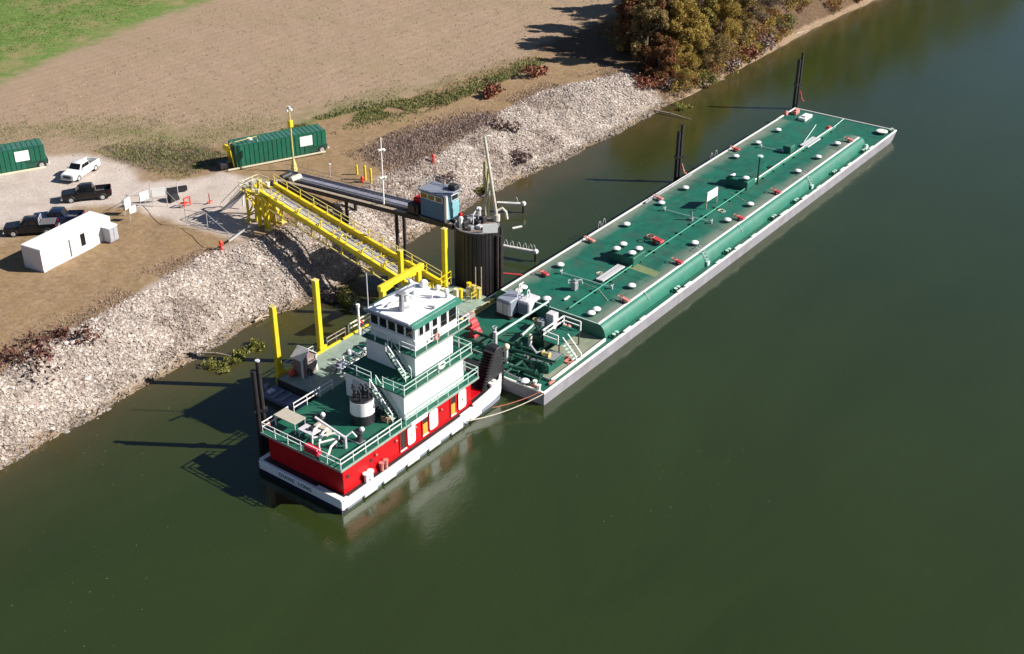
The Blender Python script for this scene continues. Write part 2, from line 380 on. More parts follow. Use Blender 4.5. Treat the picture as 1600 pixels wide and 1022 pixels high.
    gravel = ramp(noise(3.4, 9, .8), (.3, (.38, .31, .27)), (.52, (.50, .43, .385)), (.72, (.62, .55, .50)))
    gravel = mix(ramp(noise(.22, 6), (.5, (0, 0, 0)), (.7, (.55, .55, .55))), gravel, ramp(nf, (.3, (.28, .22, .18)), (.7, (.40, .33, .28))))
    rock = ramp(noise(3.5, 8, .85), (.34, (.16, .125, .10)), (.5, (.30, .25, .215)), (.7, (.44, .385, .345)))
    darkb = ramp(nf, (.3, (.11, .075, .055)), (.7, (.25, .18, .135)))
    mud = ramp(nf, (.3, (.15, .105, .07)), (.7, (.32, .23, .155)))
    c = field
    c = mix(mask('olive', nm), c, olive); c = mix(mask('strip', nm, 1.0), c, strip)
    c = mix(mask('dirt', nm), c, dirt); c = mix(mask('grass', nm, .7), c, grass)
    c = mix(mask('gravel', nm, .7), c, gravel); c = mix(mask('darkb', nm, 1.), c, darkb)
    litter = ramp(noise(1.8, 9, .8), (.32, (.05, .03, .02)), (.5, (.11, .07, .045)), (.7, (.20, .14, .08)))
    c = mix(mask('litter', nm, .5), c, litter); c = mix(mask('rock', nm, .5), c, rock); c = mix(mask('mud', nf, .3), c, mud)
    L.new(c, b.inputs['Base Color'])
    bp = N.new('ShaderNodeBump'); bp.inputs['Strength'].default_value = .6; bp.inputs['Distance'].default_value = .15
    L.new(noise(3., 8, .75), bp.inputs['Height']); L.new(bp.outputs[0], b.inputs['Normal'])
    return m
GROUND_M = ground_mat(); me.materials.append(GROUND_M)
obj('ground', me, kind='structure')

def water_mat():
    m = bpy.data.materials.new('river_water'); m.use_nodes = True; n = m.node_tree; L = n.links; N = n.nodes
    b = N['Principled BSDF']; geo = N.new('ShaderNodeNewGeometry')
    sep = N.new('ShaderNodeSeparateXYZ'); L.new(geo.outputs['Position'], sep.inputs[0])
    nz = N.new('ShaderNodeTexNoise'); nz.inputs['Scale'].default_value = .09; nz.inputs['Detail'].default_value = 6; L.new(geo.outputs['Position'], nz.inputs['Vector'])
    mr = N.new('ShaderNodeMapRange'); mr.inputs['From Min'].default_value = 17; mr.inputs['From Max'].default_value = 35
    ad = N.new('ShaderNodeMath'); ad.operation = 'MULTIPLY_ADD'; ad.inputs[1].default_value = 9; L.new(nz.outputs['Fac'], ad.inputs[0]); L.new(sep.outputs[1], ad.inputs[2])
    sb = N.new('ShaderNodeMath'); sb.operation = 'SUBTRACT'; sb.inputs[1].default_value = 4.5; L.new(ad.outputs[0], sb.inputs[0])
    L.new(sb.outputs[0], mr.inputs['Value'])
    rp = N.new('ShaderNodeValToRGB'); e = rp.color_ramp.elements
    e[0].position = 0; e[0].color = (.023, .036, .0085, 1); e[1].position = 1; e[1].color = (.070, .054, .022, 1)
    x = e.new(.55); x.color = (.034, .041, .0115, 1)
    L.new(mr.outputs[0], rp.inputs[0])
    nq = N.new('ShaderNodeTexNoise'); nq.inputs['Scale'].default_value = .05; nq.inputs['Detail'].default_value = 7; nq.inputs['Roughness'].default_value = .62; nq.inputs['Distortion'].default_value = .6   # drifting silt
    mq = N.new('ShaderNodeMapping'); mq.inputs['Scale'].default_value = (.5, 1.3, 1); L.new(geo.outputs['Position'], mq.inputs[0]); L.new(mq.outputs[0], nq.inputs['Vector'])
    vq = N.new('ShaderNodeMapRange'); vq.inputs['From Min'].default_value = .3; vq.inputs['From Max'].default_value = .7; vq.inputs['To Min'].default_value = .88; vq.inputs['To Max'].default_value = 1.12; L.new(nq.outputs['Fac'], vq.inputs['Value'])
    hq = N.new('ShaderNodeHueSaturation'); L.new(vq.outputs[0], hq.inputs['Value']); L.new(rp.outputs[0], hq.inputs['Color']); L.new(hq.outputs[0], b.inputs['Base Color'])
    b.inputs['Roughness'].default_value = .11; b.inputs['IOR'].default_value = 1.55
    bp = N.new('ShaderNodeBump'); bp.inputs['Strength'].default_value = .5; bp.inputs['Distance'].default_value = .06
    n1 = N.new('ShaderNodeTexNoise'); n1.inputs['Scale'].default_value = 1.1; n1.inputs['Detail'].default_value = 5; n1.inputs['Roughness'].default_value = .6
    mp = N.new('ShaderNodeMapping'); mp.inputs['Scale'].default_value = (.6, 1, 1); L.new(geo.outputs['Position'], mp.inputs[0]); L.new(mp.outputs[0], n1.inputs['Vector'])
    n2 = N.new('ShaderNodeTexNoise'); n2.inputs['Scale'].default_value = .035; n2.inputs['Detail'].default_value = 4; L.new(mp.outputs[0], n2.inputs['Vector'])   # calm and wind-ruffled patches
    m2 = N.new('ShaderNodeMapRange'); m2.inputs['From Min'].default_value = .35; m2.inputs['From Max'].default_value = .65; m2.inputs['To Min'].default_value = .25; m2.inputs['To Max'].default_value = 1.0; L.new(n2.outputs['Fac'], m2.inputs['Value'])
    n4 = N.new('ShaderNodeTexNoise'); n4.inputs['Scale'].default_value = 4.5; n4.inputs['Detail'].default_value = 3; L.new(geo.outputs['Position'], n4.inputs['Vector'])
    m4 = N.new('ShaderNodeMath'); m4.operation = 'MULTIPLY_ADD'; m4.inputs[1].default_value = .5; L.new(n4.outputs['Fac'], m4.inputs[0]); L.new(n1.outputs['Fac'], m4.inputs[2])
    m5 = N.new('ShaderNodeMath'); m5.operation = 'MULTIPLY'; L.new(m4.outputs[0], m5.inputs[0]); L.new(m2.outputs[0], m5.inputs[1])
    L.new(m5.outputs[0], bp.inputs['Height']); L.new(bp.outputs[0], b.inputs['Normal'])
    return m
xs = np.array([-2000, -60, 120, 2500.]); ys = np.array([-230, 0, 40, 41.])
solo('river', MB().add([(-2000, -230, 0), (2500, -230, 0), (2500, 60, 0), (-2000, 60, 0)], [(0, 1, 2, 3)]), water_mat(), None, None, kind='structure')

# ------------------------------------------------------------------ tank barge
BL, BW, DK, TT = 90.68, 16.46, 1.27, 2.85
barge = thing('tank_barge', 'long green tank barge with white rails moored by the dark round cell', 'barge', (0, 0, 0))
hp = [(0, -1.), (0, DK), (BL, DK), (BL-1.2, .2), (BL-5, -1.)]
part('hull', MB().prism(hp, 'y', .0, BW), HULLG, barge, bevel=.04)
part('deck', MB().box(.25, BL-.25, .25, BW-.25, DK, DK+.03), GREEN, barge)
fd = MB(); fd.box(2.5, 12.4, 1.0, 4.6, DK+.03, DK+.036)
part('worn_deck_plate', fd, paint('worn_tan_deck', (.25, .26, .19), .65, .2, .9, (.10, .19, .13), .7), barge)
for nm, a, b in (('gunwale', (0, .12, DK+.08), (BL, .12, DK+.08)), ('gunwale', (0, BW-.12, DK+.08), (BL, BW-.12, DK+.08)),
                 ('end_rail', (.12, .24, DK+.08), (.12, BW-.24, DK+.08)), ('end_rail', (BL-.12, .24, DK+.08), (BL-.12, BW-.24, DK+.08))):
    part(nm, MB().bar(a, b, .24, .16), WHITE_R, barge, bevel=.03)
part('coaming', MB().bar((2.3, .78, DK+.18), (12.3, .9, DK+.18), .2, .3), WHITE_R, barge, bevel=.02)
part('coaming', MB().bar((2.3, .9, DK+.16), (2.3, BW-.9, DK+.16), .12, .26), GREEN_P, barge)
part('coaming', MB().bar((2.3, BW-.85, DK+.18), (12.3, BW-.9, DK+.18), .2, .3), WHITE_R, barge, bevel=.02)
# raised cargo trunk with rounded shoulders
prof = [(.97, DK)] + [(.97+.9*(1-math.cos(t)), DK+(TT-DK)*math.sin(t)) for t in [math.pi/2*k/7 for k in range(1, 8)]]
prof = prof + [(BW-y, z) for y, z in prof[::-1]]
X0, X1 = 12.45, 81.0
rings = [[(x, y, z) for y, z in prof] for x in [X0+(X1-X0)*k/12 for k in range(13)]]
part('cargo_trunk', MB().loft(rings), GREEN_S, barge, smooth=True)
def worn_deck():
    m = GREEN.copy(); m.name = 'green_deck_worn'; n = m.node_tree; L = n.links; b = n.nodes['Principled BSDF']
    old = b.inputs['Base Color'].links[0].from_socket
    geo = n.nodes.new('ShaderNodeNewGeometry'); sp = n.nodes.new('ShaderNodeSeparateXYZ'); L.new(geo.outputs['Position'], sp.inputs[0])
    no = n.nodes.new('ShaderNodeTexNoise'); no.inputs['Scale'].default_value = .45; no.inputs['Detail'].default_value = 8; no.inputs['Roughness'].default_value = .7
    mp = n.nodes.new('ShaderNodeMapping'); mp.inputs['Scale'].default_value = (.35, 1.2, 1); L.new(geo.outputs['Position'], mp.inputs[0]); L.new(mp.outputs[0], no.inputs['Vector'])
    sb = n.nodes.new('ShaderNodeMath'); sb.operation = 'SUBTRACT'; sb.inputs[1].default_value = 8.23; L.new(sp.outputs[1], sb.inputs[0])
    ab = n.nodes.new('ShaderNodeMath'); ab.operation = 'ABSOLUTE'; L.new(sb.outputs[0], ab.inputs[0])
    ad = n.nodes.new('ShaderNodeMath'); ad.operation = 'MULTIPLY_ADD'; ad.inputs[1].default_value = 3.6; L.new(no.outputs['Fac'], ad.inputs[0]); L.new(ab.outputs[0], ad.inputs[2])
    mr = n.nodes.new('ShaderNodeMapRange'); mr.inputs['From Min'].default_value = 6.0; mr.inputs['From Max'].default_value = 8.6; mr.inputs['To Max'].default_value = .8; L.new(ad.outputs[0], mr.inputs['Value'])
    mx = n.nodes.new('ShaderNodeMix'); mx.data_type = 'RGBA'; mx.inputs[7].default_value = (.30, .27, .23, 1)
    L.new(mr.outputs[0], mx.inputs[0]); L.new(old, mx.inputs[6]); out = mx.outputs[2]
    for sc_, lo, hi, col, am in ((.28, .54, .66, (.012, .075, .055), .55), (1.3, .64, .72, (.16, .075, .045), .6), (2.6, .66, .74, (.26, .30, .27), .5)):    # damp stains, rust blooms, chalky scuffs
        q = n.nodes.new('ShaderNodeTexNoise'); q.inputs['Scale'].default_value = sc_; q.inputs['Detail'].default_value = 9; q.inputs['Roughness'].default_value = .7; L.new(geo.outputs['Position'], q.inputs['Vector'])
        w = n.nodes.new('ShaderNodeMapRange'); w.inputs['From Min'].default_value = lo; w.inputs['From Max'].default_value = hi; w.inputs['To Max'].default_value = am; L.new(q.outputs['Fac'], w.inputs['Value'])
        z = n.nodes.new('ShaderNodeMix'); z.data_type = 'RGBA'; z.inputs[7].default_value = (*col, 1); L.new(w.outputs[0], z.inputs[0]); L.new(out, z.inputs[6]); out = z.outputs[2]
    L.new(out, b.inputs['Base Color']); return m
GREEN_W = worn_deck()
tk = MB(); SEG = 12
for k in range(SEG):      # top plating in strakes with a seam between
    a, b = X0+.05+(X1-X0-.1)*k/SEG, X0+.05+(X1-X0-.1)*(k+1)/SEG
    for j in range(4):
        c, d = 2.05+(BW-4.1)*j/4, 2.05+(BW-4.1)*(j+1)/4
        part('deck_plate', MB().box(a, b-.04, c, d-.04, TT, TT+.02), GREEN_W, barge)
part('edge_strip', MB().bar((X0, 1.92, TT+.03), (X1-.4, 1.92, TT+.03), .22, .10), WHITE_C, barge)
part('edge_strip', MB().bar((X0, BW-1.92, TT+.03), (X1-.4, BW-1.92, TT+.03), .22, .10), WHITE_R, barge)
part('front_lip', MB().bar((X0+.02, 2.1, TT+.04), (X0+.02, BW-2.1, TT+.04), .1, .06), RAILG, barge)
def c2(x, y): return 780+x/3.4075, 320+y/3.4075
def c1(x, y): return 940+x/3.3333, 140+y/3.3333
# hatches: low drums under white domed lids
hs = [c2(*q) for q in ((129, 436), (101, 455), (254, 497), (325, 316), (678, 100), (1041, 199), (706, 427), (519, 553), (490, 573), (1216, 77))]
hs += [c1(*q) for q in ((920, 207), (815, 273), (700, 344), (437, 508), (312, 587), (1228, 277), (1129, 347), (1023, 421), (775, 593), (485, 794))]
lid = None
def hatch(p, parent=barge):
    global lid
    if lid is None:
        o = part('hatch', MB().cyl((0, 0, 0), .36, .3, 12), GREEN_D, parent, local=True)
        l = part('hatch_lid', MB().lathe((0, 0, .3), [(.46, 0), (.47, .08), (.36, .17), (.16, .22), (.02, .23)], 12), WHITE_C, o, smooth=True, local=True)
        lid = (o.data, l.data)
    else:
        o = obj('hatch', lid[0], parent); l = obj('hatch_lid', lid[1], o)
    o.location = root_inv(parent) @ Vector(p)
for q in hs: p = P(q[0], q[1], TT+.4); hatch((p.x, p.y, TT+.02))
for qs, cx in (([(661, 205), (626, 229), (744, 229), (708, 252)], 0), ):
    pp = [P(*c2(*q), TT+1.5) for q in qs]
    x0, x1 = min(p.x for p in pp)-.6, max(p.x for p in pp)+.6; y0, y1 = min(p.y for p in pp)-.6, max(p.y for p in pp)+.6
    part('expansion_trunk', MB().box(x0, x1, y0, y1, TT, TT+1.1), GREEN, barge, bevel=.08)
    for p in pp: hatch((p.x, p.y, TT+1.1))
pp = [P(*c1(*q), TT+1.5) for q in ((680, 439), (752, 457))]
part('expansion_trunk', MB().box(min(p.x for p in pp)-.6, max(p.x for p in pp)+1.6, min(p.y for p in pp)-.6, max(p.y for p in pp)+.6, TT, TT+1.1), GREEN, barge, bevel=.08)
for p in pp: hatch((p.x, p.y, TT+1.1))
p = P(*c1(975, 290), TT+1.); part('expansion_trunk', MB().box(p.x-.6, p.x+.9, p.y-.6, p.y+.6, TT, TT+1.0), GREEN, barge, bevel=.08)
p = P(1378, 205, DK+.4); o = part('bow_hatch', MB().cyl((p.x, p.y, DK), .75, .35, 14), GREEN_D, barge)
part('hatch_lid', MB().lathe((p.x, p.y, DK+.35), [(.85, 0), (.86, .1), (.6, .2), (.5, .18), (.02, .14)], 14), WHITE_R, o, smooth=True)
# red pressure valves
def valve(p, k=0, s=1.):
    z = p.z
    o = part('relief_valve', MB().cyl((p.x, p.y, z), .16*s, .32*s, 8).bar((p.x-.1*s, p.y-.8*s, z+.3*s), (p.x+.1*s, p.y+.1*s, z+.34*s), .5*s, .2*s), [REDV, REDP][k % 2], barge, bevel=.03)
    part('valve_wheel', MB().tube([(p.x+.32*s*math.cos(t), p.y+.35*s+.32*s*math.sin(t), z+.5*s) for t in [2*math.pi*i/10 for i in range(11)]], .05, 5).bar((p.x, p.y+.35*s, z+.2*s), (p.x, p.y+.35*s, z+.5*s), .08), REDP, o)
for k, q in enumerate([c2(232, 368), c2(478, 189), c2(950, 306), c2(665, 508), c2(1278, 72), c1(292, 567), c1(692, 311), c1(718, 502), c1(916, 537), c1(1310, 270)]):
    p = P(q[0], q[1], TT+.2); valve(Vector((p.x, min(max(p.y, 2.5), 13.9), TT+.02)), k)
p = P(*c2(826, 190), TT+.3); valve(Vector((p.x, p.y, TT+.02)), 0, 1.45)
# pipes along and across the trunk
part('header_pipe', MB().tube([(13.2, 6.1, TT+.25), (82, 6.1, TT+.25)], .075, 8), paint('pipe_green', (.05, .27, .19), .5, .15, 3), barge, smooth=True)
part('header_pipe', MB().tube([(54, 6.45, TT+.22), (81.5, 6.45, TT+.22)], .09, 8), WHITE_R, barge, smooth=True)
for x in np.arange(15, 81, 3.1): part('pipe_stand', MB().box(x, x+.15, 5.85, 6.7, TT+.02, TT+.16), DARK, barge)
for (a, b) in ((c2(330, 360), c2(600, 440)), (c2(880, 25), c2(1130, 92)), (c1(830, 297), c1(945, 320))):
    pa, pb = P(*a, TT+.2), P(*b, TT+.2)
    part('cross_pipe', MB().tube([pa, (pb.x, pb.y, pb.z)], .05, 6), RAILG, barge)
    for q in (pa, pb): part('cross_valve', MB().cyl((q.x, q.y, TT), .12, .5, 8).bar((q.x-.25, q.y, TT+.45), (q.x+.25, q.y, TT+.45), .1), GREYW, barge)
for a, b, w in ((c2(528, 398), c2(655, 322), 1.0), (c1(1048, 292), c1(1125, 250), 1.3)):
    pa, pb = P(*a, TT+.3), P(*b, TT+.3); y = (pa.y+pb.y)/2
    o = part('walkway_cover', MB().box(pa.x, pb.x, y-w/2, y+w/2, TT+.15, TT+.3), GREYW, barge, bevel=.03)
    part('cover_seam', MB().box(pa.x+.1, pb.x-.1, y-.03, y+.03, TT+.3, TT+.33), STEEL, o)
q0, q1 = P(*c2(690, 318), TT), P(*c2(860, 372), TT)
part('worn_strip', MB().add([(q0.x-.8, q0.y, TT+.026), (q0.x+.8, q0.y, TT+.026), (q1.x+.4, q1.y+.2, TT+.026), (q1.x-.9, q1.y+.2, TT+.026)], [(0, 1, 2, 3)]), paint('worn_yellow', (.19, .24, .11), .6, .25, 1.2, (.03, .13, .08), .7), barge)
# deck fittings on the trunk
p = P(1183, 289, TT); o = part('vent_pole', MB().cyl((p.x, p.y, TT), .13, 3.9, 8), GREEN_D, barge)
part('vent_cap', MB().lathe((p.x, p.y, TT+3.9), [(.2, 0), (.42, .05), (.38, .18), (.05, .25)], 10), RAILG, o)
part('vent_base', MB().bar((p.x-1.2, p.y+.5, TT+.15), (p.x+.3, p.y, TT+.15), .25), GREEN_D, o)
p = P(1103, 327, TT); q = P(1122, 315, TT)
d = (q-p); d.z = 0; d.normalize(); c = p; sg = part('hazard_sign', MB().bar(c, c+Vector((0, 0, 2.1)), .1).bar(c+d*2.6, c+d*2.6+Vector((0, 0, 2.1)), .1).bar(c+Vector((0, 0, 1)), c+d*2.6+Vector((0, 0, 1)), .06), WOOD, barge)
for k in (0, 1):
    a = c+d*(.06+1.28*k)+Vector((0, 0, 1.05)); b = a+d*1.2
    nn = Vector((d.y, -d.x, 0))*.06
    part('sign_board', MB().add([a-nn, b-nn, b-nn+Vector((0, 0, 1.15)), a-nn+Vector((0, 0, 1.15)), a+nn, b+nn, b+nn+Vector((0, 0, 1.15)), a+nn+Vector((0, 0, 1.15))], [(0, 1, 2, 3), (4, 7, 6, 5), (0, 4, 5, 1), (1, 5, 6, 2), (2, 6, 7, 3), (3, 7, 4, 0)]), LAMP, sg)
p = P(*c2(400, 452), TT); o = part('gauge_unit', MB().box(p.x-.35, p.x+.35, p.y-.3, p.y+.3, TT, TT+1.0).cyl((p.x, p.y, TT+1.), .2, .3, 8), STEEL, barge, bevel=.05)
part('gauge_arm', MB().tube([(p.x, p.y, TT+1.1), (p.x+.6, p.y-.5, TT+1.15), (p.x+.7, p.y-.6, TT+.6)], .07, 6), GREYW, o)
part('gauge_wheel', MB().tube([(p.x-.5+.2*math.cos(t), p.y+.4, TT+1.1+.2*math.sin(t)) for t in [2*math.pi*i/8 for i in range(9)]], .04, 5), GREYW, o)
p = P(1080, 344, TT); o = part('gauge_unit', MB().cyl((p.x, p.y, TT), .3, .3, 8).cyl((p.x, p.y, TT+.3), .12, .9, 8), STEEL, barge)
part('gauge_arm', MB().tube([(p.x-.3, p.y+.3, TT+1.1), (p.x+.3, p.y-.3, TT+1.25)], .06, 6), DARK, o)
p = P(*c2(360, 503), TT); part('cleat', MB().box(p.x-.5, p.x+.5, p.y-.1, p.y+.1, TT+.1, TT+.22).box(p.x-.1, p.x+.1, p.y-.08, p.y+.08, TT, TT+.1), WHITE_R, barge)
for px, py, r_, k in ((1015, 372, .7, 3), (938, 428, .5, 2), (1128, 330, .6, 2), (1205, 262, .6, 3)):
    q = P(px, py, TT+.03); part('coiled_hose', MB().tube([(q.x+(r_-.02*i)*math.cos(i*.7), q.y+(r_-.02*i)*math.sin(i*.7), TT+.05+.004*i) for i in range(9*k)], .035, 5), DARK if px % 2 else ROPEW, barge)
for a_, b_, c_ in (((905, 440), (935, 452), (950, 470)), ((1140, 300), (1170, 318), (1200, 320))):
    part('loose_rope', MB().tube([P(*q, TT+.05) for q in (a_, b_, c_)], .03, 5), ROPEW, barge)
# rung ladders curving over the shoulder
for px in (1092, 1268):
    p = P(px, 400 if px < 1100 else 285, 2.2); x = p.x
    for dx in (-.3, .3):
        lad = part('ladder_rail', MB().tube([(x+dx, 2.9, TT+.1), (x+dx, 2.3, TT+.55), (x+dx, 1.7, TT+.25), (x+dx, 1.0, 2.35), (x+dx, .82, DK)], .035, 5), GREYW, barge)
    for yy, zz in ((1.5, TT-.05), (1.2, 2.45), (1.0, 2.1), (.92, 1.85), (.88, 1.6)):
        part('ladder_rung', MB().bar((x-.3, yy, zz), (x+.3, yy, zz), .06), RAILG, barge)
    part('ladder_box', MB().box(x-.28, x+.28, .68, .84, DK+.1, DK+.6), RAILG, barge)
for px, py in ((1010, 505), (1155, 395)):
    x = PY(px, py, 1.2).x
    part('handhold', MB().tube([(x, 2.2, TT), (x, 1.6, TT+.1), (x, 1.05, 2.2)], .04, 5), GREYW, barge)
# timberheads and cavels on the side decks
bt = None
for px, py in ((962, 522), (1058, 455), (1138, 394), (1209, 344), (1244, 317), (1304, 272), (1350, 238), (1392, 210)):
    x = PY(px, py, .45).x
    if bt is None:
        b0 = part('timberhead', MB().cyl((-.25, 0, 0), .18, .42, 10).cyl((.35, 0, 0), .18, .42, 10).box(-.55, .65, -.12, .12, .0, .12), GREEN_D, barge, local=True)
        b1 = part('timberhead_cap', MB().cyl((-.25, 0, .42), .22, .06, 10).cyl((.35, 0, .42), .22, .06, 10), RAILG, b0, local=True); bt = (b0.data, b1.data)
    else: b0 = obj('timberhead', bt[0], barge); obj('timberhead_cap', bt[1], b0)
    b0.location = (x, .52, DK+.03)
    if x < 86: part('fairlead', MB().box(x+1.1, x+2.6, -.02, .3, DK+.16, DK+.32), WHITE_R, barge, bevel=.04)
for x in (18, 26, 35, 44, 53, 63, 73): part('fairlead', MB().box(x, x+1.2, -.02, .3, DK+.16, DK+.27), WHITE_R, barge, bevel=.04)
# hand rings on the far rail
for px, py in ((937, 350), (944, 346), (1112, 244), (1119, 240)):
    p = P(px, py, DK+.7); p = PY(px, py, BW-.2)
    part('rail_hoop', MB().tube([(p.x+.35*math.cos(t), BW-.2, DK+.1+1.1*math.sin(t)) for t in [math.pi*i/8 for i in range(9)]], .04, 5), GREYW, barge)
p0, p1 = PY(1000, 322, BW-1.6), PY(1072, 280, BW-1.6)
part('bank_side_pipe', MB().tube([(p0.x, BW-2.3, TT+.14), (p1.x, BW-2.3, TT+.14)], .14, 8), STEEL, barge, smooth=True)
# gear on the bow and at the near deck
for (px, py, sx, sy, h, m, nm) in ((1258, 184, 2.6, 1.2, .5, WHITE_R, 'tarp_cover'), (1243, 176, 1.4, .8, .6, REDP, 'bow_winch'), (1294, 202, 1.2, .7, .5, REDV, 'bow_winch'), (1352, 232, .9, .6, .6, RAILG, 'deck_box'), (1228, 178, .8, .5, .5, REDP, 'fairlead_roller')):
    p = P(px, py, DK+.2); part(nm, MB().box(p.x-sx/2, p.x+sx/2, p.y-sy/2, p.y+sy/2, DK+.03, DK+h).box(p.x-sx*.3, p.x+sx*.25, p.y-sy*.35, p.y+sy*.2, DK+h, DK+h*1.4), m, barge, bevel=.06)
p, q = P(1275, 195, TT+.1), P(1256, 222, TT+.1); part('loose_pipe', MB().tube([p, q], .06, 6), RAILG, barge)
p, q = P(1302, 199, DK+.3), P(1318, 186, DK+.3); part('loose_pipe', MB().tube([p, q], .06, 6), RAILG, barge)

# near deck: pump engine houses, pipework, gangway stand
def house(px0, px1, name, mat, sx, sy, h):
    p = P(*px0, DK); o = part(name, MB().box(p.x, p.x+sx, p.y, p.y+sy, DK+.25, DK+h), mat, barge, bevel=.12)
    return o, p
o, p = house((797, 500), None, 'engine_house', STEELB, 2.6, 1.9, 2.1)
for k in range(2): part('door_panel', MB().box(p.x-.04, p.x, p.y+.15+k*.85, p.y+.9+k*.85, DK+.45, DK+1.75), GREYW, o)
part('skid', MB().box(p.x-.1, p.x+2.7, p.y-.1, p.y+2., DK, DK+.25), DARK, o)
part('louvre', MB().box(p.x+1.6, p.x+2.4, p.y-.04, p.y, DK+.6, DK+1.6), DARK, o)
for k in range(5): part('louvre_blade', MB().box(p.x+1.6, p.x+2.4, p.y-.1, p.y-.02, DK+.65+k*.19, DK+.72+k*.19), GREYW, o)
for dy in (0, .35): part('exhaust_rail', MB().tube([(p.x+1.3+dy, p.y+.2, DK+1.2), (p.x+1.9+dy, p.y+.2, DK+3.4), (p.x+2.3+dy, p.y+.2, DK+3.4)], .08, 6), WHITE_R, o)
o, p = house((826, 499), None, 'pump_house', GREYW, 2.2, 1.5, 1.9)
part('skid', MB().box(p.x-.1, p.x+2.3, p.y-.1, p.y+1.6, DK, DK+.25), DARK, o)
part('lifting_hoop', MB().tube([(p.x+1+.3*math.cos(t), p.y+.8, DK+1.9+1.*math.sin(t)) for t in [math.pi*i/8 for i in range(9)]], .06, 5), WHITE_R, o)
part('vent_panel', MB().box(p.x-.05, p.x-.01, p.y+.2, p.y+1.3, DK+.5, DK+1.6), STEELB, o)
# long boom pipe from the stern up onto the trunk
a, b = P(774, 524, DK+1.9), P(857, 471, TT+1.2)
o = part('boom_pipe', MB().tube([a, b], .12, 8), RAILG, barge, smooth=True)
part('boom_post', MB().cyl((a.x, a.y, DK), .2, 2.3, 8), GREYW, o)
part('boom_foot', MB().cyl((b.x, b.y, TT), .12, 1.2, 8), GREEN_D, o)
# manifold: criss-cross dark green pipes with flanges
def pipe(pts, r, m=GREEN_D, nm='cargo_pipe'):
    w = [P(x, y, DK+z) for x, y, z in pts]; o = part(nm, MB().tube(w, r, 8), m, barge, smooth=True)
    for q, q2 in ((w[0], w[1]), (w[-1], w[-2])):
        dd = (q2-q).normalized(); part('flange', MB().tube([q, q+dd*.08], r*1.7, 8), m, o)
pipe([(742, 519, .8), (845, 552, .8)], .16); pipe([(722, 530, .7), (790, 552, .7), (855, 575, .7)], .16)
pipe([(765, 566, .6), (815, 527, .6), (838, 510, 1.)], .15); pipe([(778, 590, .6), (840, 548, .6)], .14)
pipe([(800, 545, 1.2), (868, 566, 1.2)], .12); pipe([(775, 528, .9), (775, 552, .9), (800, 560, .9)], .13)
pipe([(795, 572, .7), (838, 582, .7)], .2); pipe([(810, 560, .5), (826, 580, .5), (846, 588, .5)], .18)
pipe([(815, 524, .9), (833, 508, 1.1)], .12, RAILG); pipe([(829, 540, 1.3), (838, 551, 1.3), (851, 549, 1.3)], .12, GREYW)
pipe([(848, 551, 1.3), (859, 555, 1.3)], .17, YELLOW2); pipe([(755, 540, .4), (790, 520, .4), (845, 520, .4)], .1)
pipe([(735, 575, .5), (775, 550, .5)], .12); pipe([(786, 580, 1.), (812, 592, 1.)], .1, STEEL)
for px, py, r, h, m, nm in ((828, 541, .22, 1.3, LAMP, 'white_float'), (823, 563, .3, .9, STEEL, 'pump'), (833, 570, .42, .8, STEEL, 'pump'), (791, 566, .2, 1.9, GREYW, 'searchlight_post'), (800, 560, .25, .7, GREEN_D, 'pump'), (812, 545, .3, 1., GREEN_D, 'pump'), (846, 560, .3, 1.2, GREEN_D, 'pump'), (850, 578, .3, 1.1, GREEN_D, 'pump'), (773, 522, .18, 1.0, GREYW, 'valve_post'), (836, 508, .2, .9, YELLOW2, 'valve_post'), (845, 511, .5, 1.2, STEEL, 'cylinder_tank')):
    p = P(px, py+4, DK); o = part(nm, MB().cyl((p.x, p.y, DK), r, h, 10), m, barge, smooth=True)
    if nm in ('searchlight_post', 'white_float'): part('lamp_head', MB().ball((p.x, p.y, DK+h+.2), .36 if nm[0] == 's' else .26, 10, 7), CREAM, o, smooth=True)
    else: part('valve_wheel', MB().tube([(p.x+.25*math.cos(t), p.y+.25*math.sin(t), DK+h+.15) for t in [2*math.pi*i/8 for i in range(9)]], .035, 5), m, o)
p = P(842, 545, DK); o = part('pump_engine', MB().box(p.x, p.x+2.2, p.y-.6, p.y+.9, DK+.1, DK+1.5).box(p.x+.3, p.x+1.5, p.y-.3, p.y+.6, DK+1.5, DK+1.9), GREEN_D, barge, bevel=.08)
p = P(858, 583, DK); o = part('deck_tank', MB().box(p.x-.3, p.x+2.6, p.y-.1, p.y+1.7, DK, DK+1.), GREEN, barge, bevel=.06)
part('tank_top', MB().box(p.x-.1, p.x+2.4, p.y+.1, p.y+1.5, DK+1., DK+1.04), STEEL, o)
part('drip_tray', MB().box(1.0, 2.2, 4.2, 9.5, DK+.03, DK+.3), GREEN_D, barge, bevel=.03)
p = P(885, 562, DK); part('orange_mat', MB().box(p.x-.7, p.x+.6, p.y-.7, p.y+.3, DK+.04, DK+.14), REDP, barge)
p = P(820, 600, DK); hatch((p.x, p.y, DK+.03))
